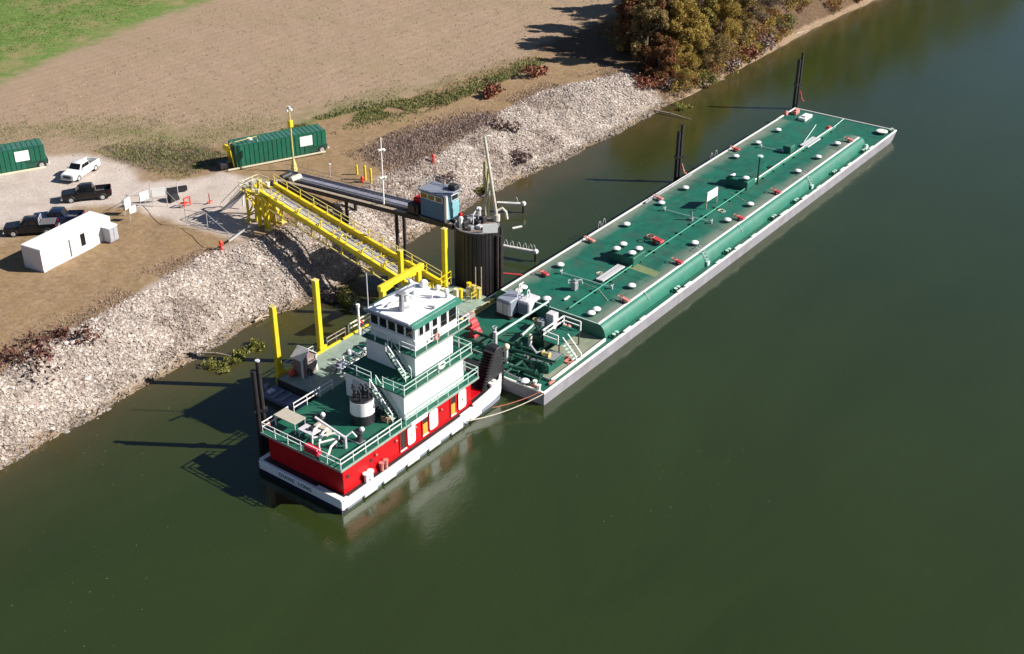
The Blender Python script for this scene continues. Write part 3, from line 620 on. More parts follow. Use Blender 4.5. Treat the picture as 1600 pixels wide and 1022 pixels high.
# white railed platform with steps
pz = DK+1.7
p = P(872, 528, pz); o = part('platform', MB().box(p.x-1.2, p.x+2.6, p.y-1.0, p.y+1.1, pz-.1, pz), GREEN, barge)
for dx in (-1.1, 2.5):
    for dy in (-.9, 1.): part('platform_leg', MB().cyl((p.x+dx, p.y+dy, DK), .07, 1.6, 6), GREEN_D, o)
x0, x1, y0, y1 = p.x-1.2, p.x+2.6, p.y-1., p.y+1.1
def rail_part(pts, parent, h=1.05, m=WHITE_C, r=.055):
    mb = MB()
    for a, b in zip(pts[:-1], pts[1:]):
        a, b = Vector(a), Vector(b)
        for k in (1., .5): mb.bar(a+Vector((0, 0, h*k)), b+Vector((0, 0, h*k)), r*2)
    for a in pts: mb.bar(a, Vector(a)+Vector((0, 0, h)), r*2)
    return part('guard_rail', mb, m, parent)
rail_part([(x0, y1, pz), (x1, y1, pz), (x1, y0, pz)], o); rail_part([(x0, y1, pz), (x0, y0+.2, pz)], o)
for k in range(6): part('step', MB().box(x0+.4, x0+1.3, y0-.3-k*.28, y0-.05-k*.28, pz-.28*(k+1), pz-.28*(k+1)+.05), RAILG, o)
for dx in (.4, 1.3): part('stair_rail', MB().bar((x0+dx, y0-.1, pz+.8), (x0+dx, y0-1.8, pz-.9), .08).bar((x0+dx, y0-1.8, pz-.9), (x0+dx, y0-1.8, DK), .08), WHITE_C, o)
p = P(858, 516, DK); part('control_stand', MB().box(p.x, p.x+1., p.y-.5, p.y+.5, DK, DK+1.9), GREYW, barge, bevel=.06)
for px, py, s in ((868, 512, 1.), (882, 519, .8), (888, 523, .9)):
    p = P(px, py, DK); part('pump_motor', MB().cyl((p.x, p.y, DK), .3*s, 1.*s, 10).ball((p.x, p.y, DK+1.*s), .34*s, 8, 6), REDP if s < 1 else REDV, barge, smooth=True)
for px, py in ((738, 511), (743, 524)):
    p = P(px, py, DK); part('deck_winch', MB().box(p.x-.7, p.x+.7, p.y-.4, p.y+.4, DK, DK+.35).tube([(p.x-.5, p.y, DK+.55), (p.x+.5, p.y, DK+.55)], .4, 10), REDV, barge, bevel=.03)
p = P(730, 499, DK); part('winch_shelter', MB().box(p.x-.4, p.x+.8, p.y-.5, p.y+.5, DK, DK+.6), paint('pinkish_grey', (.34, .25, .24), .6), barge, bevel=.05)
for px, py in ((842, 608), (836, 601)):
    p = P(px, py, DK+.2); part('mooring_bitt', MB().cyl((p.x, p.y, DK), .16, .6, 8).cyl((p.x, p.y, DK+.6), .24, .08, 8), WHITE_R, barge)
for x, y, dy in ((.6, 1.2, 1), (1.6, .55, 0)): part('ratchet', MB().bar((x, y, DK+.2), (x+.9*(1-dy), y+.9*dy, DK+.2), .2), REDP, barge)

# ------------------------------------------------------------------ towboat
MD, D2, D3, D4, RF = 1.3, 4.2, 6.95, 9.35, 12.25
tug = thing('towboat', 'red and white towboat with green decks pushed up against the barge', 'towboat', (-12, 9, 0))
CYT = 9.0
def plan(x, e=0.):       # half breadth of the hull
    if x < -2.6: return 5.05+e
    return 5.05+e-((x+2.6)/2.25)**2.6*1.15
def sheer(x): return MD+max(0, (x+9)/8.7)**2*1.05
xs = [-24.2, -23.9, -20, -16, -12, -9, -6, -4, -2.8, -1.6, -.9, -.35]
def shell(z0f, z1f, e0, e1):
    rings = []
    for x in xs:
        h0, h1 = plan(x, e0), plan(x, e1)
        rings.append([(x, CYT-h0, z0f(x)), (x, CYT-h1, z1f(x)), (x, CYT+h1, z1f(x)), (x, CYT+h0, z0f(x))])
    return MB().loft(rings)
part('hull', shell(lambda x: -1.2, lambda x: .32, -.15, -.08), STEELB, tug)
part('sheer_strake', shell(lambda x: .3+max(0, (x+9)/8.7)**2*.5, sheer, 0, .02), WHITE_C, tug, bevel=.05)
part('stern_boot', MB().box(-24.26, -23.5, CYT-5.05, CYT+5.05, -.9, .5), paint('boot_navy', (.007, .009, .03), .5, .2, 2), tug)
dk = MB(); ring = [(x, CYT-plan(x)+.3, sheer(x)+.02) for x in xs if x > -24] + [(x, CYT+plan(x)-.3, sheer(x)+.02) for x in xs[::-1] if x > -24]
n2 = len(ring)//2
dk.add(ring, [(i, i+1, n2*2-2-i, n2*2-1-i) for i in range(n2-1)]); part('main_deck', dk, DARK, tug)
part('fore_deck', MB().box(-5.6, -3.2, CYT-4.2, CYT+4.2, 1.45, 1.75), RED, tug)
for s in (-1, 1):   # raised bow bulwarks
    mb = MB(); bx = [x for x in xs if x >= -6]
    pts = [[(x, CYT+s*(plan(x)), sheer(x)), (x, CYT+s*(plan(x)-.22), sheer(x)), (x, CYT+s*(plan(x)-.22), sheer(x)+.25), (x, CYT+s*(plan(x)), sheer(x)+.25)] for x in bx]
    part('bulwark', mb.loft(pts), WHITE_C, tug)
    for x in (-21.5, -19, -15.8, -12.8, -9.5, -6.6):
        part('fender', MB().box(x, x+1.7, CYT+s*(plan(x)+.04)-.09, CYT+s*(plan(x)+.04)+.09, .12, .48), GREYW, tug, bevel=.05)
    part('rub_rail', MB().bar((-24, CYT+s*5.1, MD+.02), (-7, CYT+s*5.1, MD+.02), .12, .1), WHITE, tug)
part('bow_cap', MB().box(-.45, -.15, CYT-3.4, CYT+3.4, 1.1, 2.2), BLACKH, tug, bevel=.06)
part('bow_deck', MB().box(-3.2, -.4, CYT-3.9, CYT+3.9, 1.6, 1.95), STEEL, tug)
part('stern_rail_cap', MB().box(-24.2, -23.7, CYT-4.95, CYT-1.9, MD+.01, MD+.12), WHITE_C, tug)
yy = 11.5
for ch in 'DIANE LONG':
    wdt = {'I': .2, ' ': .3}.get(ch, .44); yy -= wdt/2
    if ch != ' ': text_mesh('name_letter', ch, .56, Matrix.Translation((-24.235, yy, .93)) @ Matrix(((0, 0, -1), (-1, 0, 0), (0, 1, 0))).to_4x4(), paint('name_paint', (.02, .06, .08), .5), tug)
    yy -= wdt/2
# red deckhouse
HX0, HX1 = -23.3, -5.7
dh = part('deckhouse', MB().box(HX0, HX1, 4.5, 13.5, MD, D2-.14), RED, tug, bevel=.03)
part('base_trim', MB().box(HX0-.03, HX1+.02, 4.45, 4.5, MD+.02, MD+.3), RED, dh)
part('base_trim', MB().box(HX0+.05, HX1, 4.05, 4.4, MD+.03, MD+.05), DARK, dh)
def doorx(px, py): return PY(px, py, 4.5).x
for k, (a, b, c, d) in enumerate((((625, 700), (634, 698), (636, 690), (648, 686)), ((660, 678), (668, 674), (670, 667), (683, 662)), ((704, 648), (711, 645), (715, 637), (727, 632)))):
    x0, x1, x2, x3 = doorx(*a), doorx(*b), doorx(*c), doorx(*d)
    o = part('doorway', MB().box(x0, x1, 4.46, 4.495, MD+.45, MD+2.35), paint('dark_opening', (.03, .015, .012), .7), tug)
    for bx in ((x0-.07, x0, MD+.4, MD+2.42), (x1, x1+.07, MD+.4, MD+2.42), (x0, x1, MD+2.35, MD+2.42)):
        part('door_frame', MB().box(bx[0], bx[1], 4.42, 4.5, bx[2], bx[3]), RED, o)
    part('door_sill', MB().box(x0-.05, x1+.05, 4.36, 4.5, MD+.33, MD+.45), WHITE_R, o)
    if k: part('inner_door', MB().box(x0+.04, x1-.05, 4.425, 4.455, MD+.47, MD+1.6), ORANGE, o)
    cx_, hw = (x2+x3)/2, (x3-x2)/2; r = .28; z0, z1 = MD+.45, MD+2.45; pl = []
    for (qx, qz, t0) in ((hw-r, z1-r, 0), (-hw+r, z1-r, 90), (-hw+r, z0+r, 180), (hw-r, z0+r, 270)):
        pl += [(cx_+qx+r*math.cos(R(t0+i*30)), qz+r*math.sin(R(t0+i*30))) for i in range(4)]
    o2 = part('white_door', MB().prism(pl, 'y', 4.37, 4.44), WHITE_C, tug)
    part('door_handle', MB().box(cx_-.03, cx_+.05, 4.32, 4.37, MD+1.3, MD+1.6), STEEL, o2)
for px, py in ((618, 700), (588, 740), (689, 672), (649, 682)): x = doorx(px, py); part('wall_lamp', MB().ball((x, 4.36, MD+1.9), .12, 8, 6), REDP, tug)
for px, py, s in ((572, 748, .32), (596, 733, .26)):
    x = doorx(px, py); o = part('deck_bitt', MB().cyl((x-.25, 4.2, MD), s*.7, .8, 10).cyl((x+.3, 4.2, MD), s*.7, .8, 10), WHITE_C if s > .3 else REDP, tug)
    part('bitt_cap', MB().cyl((x-.25, 4.2, MD+.8), s, .1, 10).cyl((x+.3, 4.2, MD+.8), s, .1, 10), WHITE_C if s > .3 else REDP, o)
for px, py in ((580, 722), (545, 770)): x = doorx(px, py); part('side_vent', MB().tube([(x, 4.44, MD+1.6), (x, 4.52, MD+1.6)], .16, 10), DARK, tug)
# boat deck
DX0, DX1 = -23.75, -4.9
part('boat_deck', MB().box(DX0, DX1, 4.2, 13.8, D2-.14, D2), GREEN_T, tug, bevel=.02)
part('deck_edge', MB().box(DX0-.03, DX1, 4.14, 4.2, D2-.2, D2+.03), GREEN_P, tug)
part('deck_edge', MB().box(DX0-.06, DX0, 4.14, 13.86, D2-.2, D2+.03), GREEN_P, tug)
railing(tug, [(DX1, 4.3, D2), (-15.3, 4.3, D2)], 1.0, RAILG, RAILG, 1.5)
railing(tug, [(-15.9, 4.3, D2), (DX0+.1, 4.3, D2), (DX0+.1, 13.7, D2)], 1.0, WHITE, WHITE_C, 1.55)
railing(tug, [(DX0+.1, 13.7, D2), (-20.5, 13.7, D2)], 1.0, WHITE, WHITE_C, 1.6)
railing(tug, [(-19.8, 13.7, D2), (-14.8, 13.7, D2)], 1.0, WHITE, WHITE_C, 1.6)
railing(tug, [(DX1, 4.3, D2), (DX1, 13.7, D2)], 1.0, RAILG, WHITE_C, 1.5)
p = doorx(640, 666); part('name_board', MB().box(p-.2, p+2.0, 4.06, 4.13, D2-.35, D2+.05), WHITE_C, tug)
# second tier
part('second_tier', MB().box(-14.8, -6.35, 4.85, 11.95, D2, D3-.12), WHITE_C, tug, bevel=.03)
part('tier_deck', MB().box(-15.0, -5.3, 4.6, 12.2, D3-.12, D3), GREEN_T, tug, bevel=.02)
part('deck_edge', MB().box(-15.04, -5.3, 4.55, 4.6, D3-.16, D3+.03), GREEN_P, tug)
railing(tug, [(-5.35, 4.7, D3), (-14.9, 4.7, D3), (-14.9, 7.2, D3)], 1.0, RAILG, WHITE_C, 1.5)
railing(tug, [(-14.9, 8.6, D3), (-14.9, 12.1, D3), (-10, 12.1, D3)], 1.0, RAILG, WHITE_C, 1.5)
railing(tug, [(-5.35, 4.7, D3), (-5.35, 12.1, D3)], 1.0, RAILG, WHITE_C, 1.5)
o = part('aft_door', MB().box(-14.86, -14.8, 10.2, 11.0, D2+.1, D2+2.1), GREYW, tug); part('door_handle', MB().box(-14.9, -14.86, 10.3, 10.4, D2+1., D2+1.1), DARK, o)
# third tier
part('third_tier', MB().box(-12.0, -6.6, 5.85, 11.75, D3, D4-.12), WHITE_C, tug, bevel=.03)
part('bridge_deck', MB().box(-12.25, -4.4, 5.55, 12.1, D4-.12, D4), GREEN_T, tug, bevel=.02)
part('deck_edge', MB().box(-12.29, -4.4, 5.5, 5.55, D4-.16, D4+.03), GREEN_P, tug)
railing(tug, [(-4.45, 5.65, D4), (-12.15, 5.65, D4), (-12.15, 7.5, D4)], 1.0, WHITE, WHITE_C, 1.4)
railing(tug, [(-12.15, 8.9, D4), (-12.15, 12.0, D4), (-6, 12.0, D4)], 1.0, RAILG, WHITE_C, 1.4)
railing(tug, [(-4.45, 5.65, D4), (-4.45, 12.0, D4)], 1.0, RAILG, WHITE_C, 1.4)
for x, z, rr in ((-9.2, D4+.75, .3),):
    part('life_ring', MB().tube([(x+rr*math.cos(t), 5.55, z+rr*math.sin(t)) for t in [2*math.pi*i/14 for i in range(15)]], .09, 6), REDP, tug, smooth=True)
part('life_ring', MB().tube([(-9.8+.45*math.cos(t), 4.6, D3+.72+.28*math.sin(t)) for t in [2*math.pi*i/14 for i in range(15)]], .1, 6), WHITE_R, tug, smooth=True)
# wheelhouse
WX0, WX1, WY0, WY1, WT = -11.5, -5.6, 6.15, 11.6, D4+2.75
wh = part('wheelhouse', MB().box(WX0, WX1, WY0, WY1, D4, WT), WHITE_C, tug, bevel=.03)
def window(parent, axis, c, lo, hi, z0, z1, out):
    """pane set in a frame on an upright wall; axis = wall normal"""
    def bx(a, b, z0, z1, d0, d1):
        d0, d1 = c+out*d0, c+out*d1; d0, d1 = min(d0, d1), max(d0, d1)
        return MB().box(d0, d1, a, b, z0, z1) if axis == 'x' else MB().box(a, b, d0, d1, z0, z1)
    w = part('window', bx(lo, hi, z0, z1, .004, .03), GLASS, parent)
    f = .05
    for a, b, q0, q1 in ((lo-f, lo, z0-f, z1+f), (hi, hi+f, z0-f, z1+f), (lo, hi, z0-f, z0), (lo, hi, z1, z1+f)):
        part('window_frame', bx(a, b, q0, q1, .0, .07), WHITE_C, w)
for k in range(5): y = WY0+.2+k*1.05; window(tug, 'x', WX0, y, y+.86, D4+1.3, D4+2.5, -1)
rw = [(-11.0, -10.45, 1.35), (-10.2, -9.55, 1.35), (-8.0, -7.1, .9), (-6.85, -5.75, .9)]
for a, b, z in rw: window(tug, 'y', WY0, a, b, D4+z, D4+2.45, -1)
for a, b, z in ((-10.8, -9.8, 1.3), (-9.4, -8.2, 1.3), (-7.8, -6.2, 1.)): window(tug, 'y', WY1, a, b, D4+z, D4+2.45, 1)
for k in range(5): y = WY0+.2+k*1.05; window(tug, 'x', WX1, y, y+.86, D4+1.0, D4+2.5, 1)
o = part('side_door', MB().box(-9.3, -8.3, WY0-.05, WY0, D4+.1, D4+2.45), GREYW, tug)
for z in (.4, 1.5): part('door_pane', MB().box(-9.1, -8.5, WY0-.07, WY0-.05, D4+z, D4+z+.8), GLASS, o)
part('aft_window_ledge', MB().box(WX0-.12, WX0, WY0, WY1, D4+1.1, D4+1.18), WHITE_C, tug)
part('roof', MB().box(-11.9, -5.3, 6.45, 11.5, WT, WT+.16), WHITE_C, tug, bevel=.05)
part('visor', MB().add([(-11.75, 6.45, WT+.12), (-5.3, 6.45, WT+.12), (-5.0, 5.75, WT-.2), (-11.9, 5.75, WT-.2), (-11.75, 6.45, WT+.02), (-5.3, 6.45, WT+.02), (-5.0, 5.75, WT-.26), (-11.9, 5.75, WT-.26)],
     [(0, 1, 2, 3), (7, 6, 5, 4), (0, 4, 5, 1), (1, 5, 6, 2), (2, 6, 7, 3), (3, 7, 4, 0)]), GREEN_S, tug)
part('visor', MB().add([(-11.75, 11.5, WT+.12), (-5.3, 11.5, WT+.12), (-5.0, 12.15, WT-.2), (-11.9, 12.15, WT-.2), (-11.75, 11.5, WT+.02), (-5.3, 11.5, WT+.02), (-5.0, 12.15, WT-.26), (-11.9, 12.15, WT-.26)],
     [(0, 3, 2, 1), (7, 4, 5, 6), (0, 1, 5, 4), (1, 2, 6, 5), (2, 3, 7, 6), (3, 0, 4, 7)]), GREEN_S, tug)
part('aft_fascia', MB().box(-11.98, -11.9, 6.0, 11.9, WT-.22, WT+.05), STEELB, tug)
# roof gear
rz = WT+.16
x, y = -10.4, 8.6
ms = part('radar_mast', MB().cyl((x, y, rz), .28, 1.7, 8, .2).box(x-.35, x+.35, y-.35, y+.35, rz+1.7, rz+1.85), STEEL, tug)
part('radar_bar', MB().bar((x-1.5, y+.4, rz+2.0), (x+1.5, y-.4, rz+2.1), .16, .12), STEELB, ms)
part('mast_arm', MB().tube([(x, y, rz+1.2), (x-1.0, y+.3, rz+.9)], .06, 6).tube([(x, y, rz+1.5), (x+1.2, y-.1, rz+2.4)], .06, 6), GREYW, ms)
part('mast_light', MB().ball((x+1.2, y-.1, rz+2.5), .22, 8, 6), LAMP, ms)
for px, py, r in ((662, 447, .45), (648, 462, .35), (636, 470, .3), (684, 452, .3), (628, 462, .28)):
    q = P(px, py, rz); part('satellite_dome', MB().lathe((q.x, q.y, rz), [(r*.7, 0), (r, r*.4), (r*.9, r), (r*.5, r*1.4), (.02, r*1.5)], 12), LAMP, tug, smooth=True)
for a, b in (((655, 461), (676, 463)), ((605, 478), (618, 470)), ((608, 483), (640, 478)), ((668, 478), (680, 480))):
    q, w = P(*a, rz+.2), P(*b, rz+.2); part('roof_horn', MB().tube([q, w], [.07, .16], 8), GREYW, tug, smooth=True)
for px, py in ((620, 478), (643, 494), (645, 496), (652, 484), (700, 462)):
    q = P(px, py, rz); part('whip_aerial', MB().cyl((q.x, q.y, rz), .03, 1.8, 5), WHITE, tug)
part('flag_pole', MB().cyl((-11.6, 11.6, rz-.2), .05, 3.6, 6), GREYW, tug)
o = part('searchlight', MB().cyl((-6.0, 7.0, rz), .1, .5, 8), STEEL, tug); part('lamp_head', MB().ball((-6, 7, rz+.65), .28, 8, 6), LAMP, o)
part('roof_hatch', MB().box(-8.2, -7.0, 9.2, 10.4, rz, rz+.25), WHITE_C, tug, bevel=.04)
# stairs, each tread a sub-part
def stairs(a, b, w, n, parent):
    a, b = Vector(a), Vector(b); d = b-a; side = Vector((1, 0, 0)) if abs(d.y) > abs(d.x) else Vector((0, 1, 0))
    st = part('stairway', MB().bar(a+side*w/2, b+side*w/2, .06, .2).bar(a-side*w/2, b-side*w/2, .06, .2), GREEN_D, parent)
    for s in (-1, 1):
        off = side*w/2*s
        part('stair_rail', MB().bar(a+off+Vector((0, 0, .95)), b+off+Vector((0, 0, .95)), .07).bar(a+off, a+off+Vector((0, 0, .95)), .07).bar(b+off, b+off+Vector((0, 0, .95)), .07).bar(a.lerp(b, .5)+off, a.lerp(b, .5)+off+Vector((0, 0, .95)), .06), WHITE if s < 0 else RAILG, st)
    dv = Vector((d.x, d.y, 0)).normalized()*.12
    tm = None
    for i in range(1, n):
        c = a.lerp(b, i/n)
        if tm is None:
            e = Vector((abs(side.x)*w/2+abs(dv.x), abs(side.y)*w/2+abs(dv.y), .03))
            o = part('tread', MB().box(-e.x, e.x, -e.y, e.y, -e.z, e.z), RAILG, st, local=True); tm = o.data
        else: o = obj('tread', tm, st)
        o.location = root_inv(st) @ c
q = P(619, 658, D2); stairs((-15.35, q.y, D2), (-15.35, 8.0, D3), .8, 11, tug)
stairs((-12.7, 6.1, D3), (-12.7, 8.3, D4), .8, 10, tug)
# funnel
fx, fy = -16.9, 7.95
o = part('funnel', MB().lathe((fx, fy, D2), [(1.12, 0), (1.08, 1.0)], 20), BLACKH, tug, smooth=True)
part('funnel_band', MB().lathe((fx, fy, D2+1.0), [(1.13, 0), (1.08, 1.3), (1.0, 1.32)], 20), WHITE_C, o, smooth=True)
part('funnel_top', MB().lathe((fx, fy, D2+2.32), [(1.06, 0), (.98, .12), (.92, .02)], 20), BLACKH, o, smooth=True)
for dx, dy in ((.5, .3), (-.4, .5), (.3, -.5), (-.5, -.3), (0, 0), (.7, -.1), (-.05, .8)):
    part('exhaust_pipe', MB().tube([(fx+dx, fy+dy, D2+2.2), (fx+dx, fy+dy, D2+3.2), (fx+dx-.15, fy+dy+.08, D2+3.45)], .11, 8), DARK, o, smooth=True)
a = R(-65); text_mesh('funnel_mark', 'C', .8, Matrix.Translation((fx+1.12*math.cos(a), fy+1.12*math.sin(a), D2+1.65)) @ Matrix.Rotation(a+R(90), 4, 'Z') @ Matrix.Rotation(R(90), 4, 'X'), BLACKH, tug)
# tow knees
for yk in (4.6, 12.2):
    kp = [(-3.6, MD+.2), (-1.75, 5.3), (-1.5, 5.5), (-.85, 5.5), (-.5, 4.8), (-.5, 1.6)]
    kn = part('tow_knee', MB().prism(kp, 'y', yk, yk+1.2), BLACKH, tug, bevel=.04)
    sm = None
    for i in range(15):
        t = (i+.5)/15; x = -3.6+1.85*t; z = MD+.2+3.8*t
        if sm is None: s0 = part('knee_step', MB().box(-.30, .02, -.62, .62, -.04, .04), DARK, kn, local=True); sm = s0.data
        else: s0 = obj('knee_step', sm, kn)
        s0.location = root_inv(kn) @ Vector((x-.02, yk+.6, z))
    part('knee_face', MB().box(-.5, -.36, yk-.02, yk+1.07, 1.2, 3.2), BLACKH, kn)
for px, py in ((767, 620), (771, 613)):
    q = PY(px, py, 4.45); q.y = 4.45; o = part('bow_bitt', MB().cyl((q.x, q.y, 1.4), .2, .85, 10), WHITE_C, tug); part('bitt_cap', MB().cyl((q.x, q.y, 2.25), .3, .1, 10), LAMP, o)
for y in (5.6, 6.2): part('bow_bitt', MB().cyl((-4.9, y, 1.7), .16, .6, 10), RED, tug)
# stern awning and deck gear
a0, a1 = P(440, 655, D2+1.6), P(497, 692, D2+1.3)
aw = part('awning', MB().box(-22.3, -20.9, 11.0, 13.6, D2+1.1, D2+1.16), TAN, tug)
for x, y in ((-22.2, 11.1), (-21., 11.1), (-22.2, 13.5), (-21., 13.5)): part('awning_post', MB().cyl((x, y, D2), .05, 1.1, 6), GREYW, aw)
o = part('workbench', MB().box(-22.3, -21.2, 8.9, 10.7, D2+.75, D2+.83), GREYW, tug, bevel=.02)
for x, y in ((-22.2, 9.), (-21.3, 9.), (-22.2, 10.6), (-21.3, 10.6)): part('bench_leg', MB().bar((x, y, D2), (x, y, D2+.75), .08), GREYW, o)
part('bench_vice', MB().box(-21.8, -21.5, 9.4, 9.8, D2+.83, D2+1.1), DARK, o)
part('deck_locker', MB().box(-20.9, -20.2, 8.6, 10.2, D2, D2+.7), TAN, tug, bevel=.04)
for a, b in (((-22.6, 8.6), (-20.6, 7.4)), ((-22.8, 7.6), (-21.4, 6.9))): part('pipe_rack', MB().bar((*a, D2+.9), (*b, D2+.9), .12).bar((*a, D2), (*a, D2+.9), .1).bar((*b, D2), (*b, D2+.9), .1), WHITE_C, tug)
b = P(540, 700, D2); t_ = P(492, 652, D2+2.6)
o = part('davit', MB().cyl((b.x, b.y, D2), .16, 1.2, 8), GREYW, tug); part('davit_boom', MB().tube([(b.x, b.y, D2+1.1), t_], .11, 8), GREYW, o)
part('davit_hook', MB().tube([(b.x+.1, b.y, D2+1.1), (b.x+.6, b.y-.3, D2+1.5), (b.x+.9, b.y-.5, D2+.9)], .09, 6), WHITE_C, o)
part('davit_winch', MB().tube([(b.x-.3, b.y+.2, D2+.7), (b.x+.3, b.y+.2, D2+.7)], .25, 10), DARK, o)
for px, py in ((561, 681), (500, 658)):
    q = P(px, py, D2+.5); o = part('capstan', MB().lathe((q.x, q.y, D2), [(.5, 0), (.32, .25), (.3, .7), (.5, .95), (.45, 1.05)], 12), BLACKH, tug, smooth=True)
    part('capstan_cap', MB().ball((q.x+.2, q.y-.2, D2+1.15), .24, 8, 6), LAMP, o)
q = P(487, 700, D2+.8); part('fire_hose_box', MB().box(q.x-.3, q.x+.3, q.y-.9, q.y+.7, D2+.3, D2+1.0), paint('red_gloss', (.6, .02, .05), .35), tug, bevel=.08)
for px, py in ((505, 690), (492, 685), (518, 712)):
    q = P(px, py, D2); part('deck_pipe', MB().tube([(q.x-.8, q.y-.4, D2+.6), (q.x, q.y, D2+.9), (q.x+.9, q.y+.2, D2+.9)], .1, 6), WHITE_R, tug)
q = P(606, 656, D2); part('cardboard_box', MB().box(q.x-.5, q.x+.3, q.y-.4, q.y+.4, D2, D2+.5), paint('cardboard', (.45, .27, .16), .8), tug, bevel=.02)
for i in range(5):
    q = P(594+i*4, 642+i*3, D2); part('bench_slat', MB().box(q.x-.9, q.x-.2, q.y-.1, q.y+.1, D2+.5, D2+.56), DARK, tug)
pc = [P(546, 688, D2+.6), P(556, 700, D2+.2), P(566, 697, D2+.05)]
part('deck_hose', MB().tube([P(522, 678, D2+.3), P(540, 684, D2+.05), P(562, 694, D2+.05), P(571, 688, D2+.3)], .05, 5), GREYW, tug)

# mooring lines from the towboat to the barge corner
def rope(name, a, b, sag, r, m, label, group):
    a, b = Vector(a), Vector(b); pts = [a.lerp(b, t)-Vector((0, 0, sag*4*t*(1-t))) for t in [i/14 for i in range(15)]]
    return solo(name, MB().tube(pts, r, 6), m, label, 'mooring line', loc=tuple(a), group=group, smooth=True)
rope('mooring_line', P(770, 637, 1.0), P(845, 612, DK+.3), .2, .045, ROPER, 'shorter rusty mooring line from the towboat bow to the barge corner', 'mooring lines at the barge corner')
rope('mooring_line', (-7.6, 3.75, .75), P(848, 616, DK+.3), .45, .05, ROPEW, 'longer pale mooring line running along the towboat side to the barge corner', 'mooring lines at the barge corner')

# ------------------------------------------------------------------ dock barge between towboat and bank
DZ = 1.5
dock = thing('dock_barge', 'pale green flat dock barge with yellow edge between the towboat and the bank', 'barge', (0, 19, 0))
KX0, KX1, KY0, KY1 = -13.6, 12.3, 15.3, 22.7
part('hull', MB().prism([(KX0, .2), (KX0, DZ-.08), (KX1, DZ-.08), (KX1, .2), (KX1-1.5, -1), (KX0+1.5, -1)], 'y', KY0, KY1), BLACKH, dock, bevel=.04)
for k in range(8):
    a, b = KX0+(KX1-KX0)*k/8, KX0+(KX1-KX0)*(k+1)/8
    part('deck_plate', MB().box(a+.01, b-.01, KY0+.02, KY1-.02, DZ-.08, DZ-.005*(k % 2)), GREEN_P, dock)
for a, b, m in ((KX0, -4.6, YELLOW2), (-4.2, 4.5, YELLOW2), (4.9, KX1, YELLOW2)): part('edge_kerb', MB().box(a, b, KY1-.18, KY1, DZ, DZ+.18), YELLOW, dock)
part('edge_kerb', MB().box(KX0+5.5, KX0+7.2, KY0, KY0+.18, DZ, DZ+.16), YELLOW2, dock)
part('edge_kerb', MB().box(2.5, KX1, KY0, KY0+.2, DZ, DZ+.16), YELLOW2, dock)
for k, x in enumerate((3.2, 4.4)): part('red_hook', MB().tube([(x+.4*math.cos(t), KY0+.25+.25*math.sin(t), DZ+.25) for t in [2*math.pi*i/10 for i in range(11)]], .08, 6), REDP, dock)
railing(dock, [(-12.4, KY1+.25, DZ), (-8.2, KY1+.25, DZ)], 1.0, GREYW, STEEL, 1.5)
railing(dock, [(-6.2, KY1+.25, DZ), (-3.5, KY1+.25, DZ)], 1.0, WOOD, STEEL, 1.5)
railing(dock, [(-3.0, KY1+.25, DZ), (2.6, KY1+.25, DZ)], 1.1, CREAM, STEEL, 1.4, r=.06)
# white pipe manifold on the dock deck
for k in range(5): part('manifold_pipe', MB().tube([(-9.8+k*.1, 17.0+k*.62, DZ+.35), (-3.0+k*.5, 17.0+k*.62, DZ+.35)], .1, 8), PVC, dock, smooth=True)
for k in range(7): x = -9.4+k*1.05; part('manifold_cross', MB().tube([(x, 16.8, DZ+.55), (x+.2, 19.8, DZ+.55)], .09, 8), PVC if k % 3 else WHITE_C, dock, smooth=True)
for k in range(6):
    x = -9+k*1.1; y = 17.4+(k*7 % 5)*.45
    o = part('pipe_valve', MB().cyl((x, y, DZ+.3), .16, .9, 8), (WHITE_C, GREEN, PVC)[k % 3], dock)
    part('valve_wheel', MB().tube([(x+.28*math.cos(t), y, DZ+1.2+.28*math.sin(t)) for t in [2*math.pi*i/8 for i in range(9)]], .05, 5), (WHITE_C, GREEN, STEEL)[k % 3], o)
for x, y in ((-8.6, 18.3), (-6.0, 17.8), (-4.4, 18.6)):
    part('a_frame', MB().tube([(x, y-.5, DZ), (x, y, DZ+1.6), (x, y+.6, DZ)], .08, 6).bar((x, y-.3, DZ+.8), (x, y+.35, DZ+.8), .1), WHITE_C, dock)
for x in (-3.3, -2.3, -1.4): part('deck_drum', MB().cyl((x-1, 18.8, DZ), .32, 1.4, 10), GREYW, dock, smooth=True)
part('manifold_rail', MB().bar((-9.9, 16.6, DZ+.15), (-1.6, 16.6, DZ+.15), .22, .3), WHITE_C, dock)
part('deck_skid', MB().box(-6.0, -4.2, 18.9, 20.1, DZ, DZ+.5), GREEN, dock, bevel=.04)
part('green_valve', MB().cyl((-4.4, 18.6, DZ), .3, 1.2, 8).box(-5.3, -4.2, 18.2, 18.5, DZ+.3, DZ+.7), GREEN, dock)
p = P(533, 578, DZ); part('deck_box', MB().box(p.x-.5, p.x+.4, p.y-.3, p.y+.3, DZ, DZ+.9), STEELB, dock, bevel=.04)
p = P(486, 602, DZ); o = part('sign_post', MB().cyl((p.x, p.y, DZ), .05, 1.6, 6), GREYW, dock); part('round_sign', MB().tube([(p.x-.04, p.y, DZ+1.5), (p.x+.04, p.y, DZ+1.5)], .42, 14), DARK, o)
p = P(562, 522, DZ); part('light_post', MB().cyl((p.x, p.y, DZ), .12, 3.2, 8).cyl((p.x, p.y, DZ+3.2), .2, .35, 8), WHITE_C, dock)
p = P(563, 505, DZ+1.2); part('life_ring', MB().tube([(p.x+.02, p.y+.35*math.cos(t), p.z+.35*math.sin(t)) for t in [2*math.pi*i/12 for i in range(13)]], .1, 6), paint('ring_red', (.6, .04, .04), .5), dock, smooth=True)
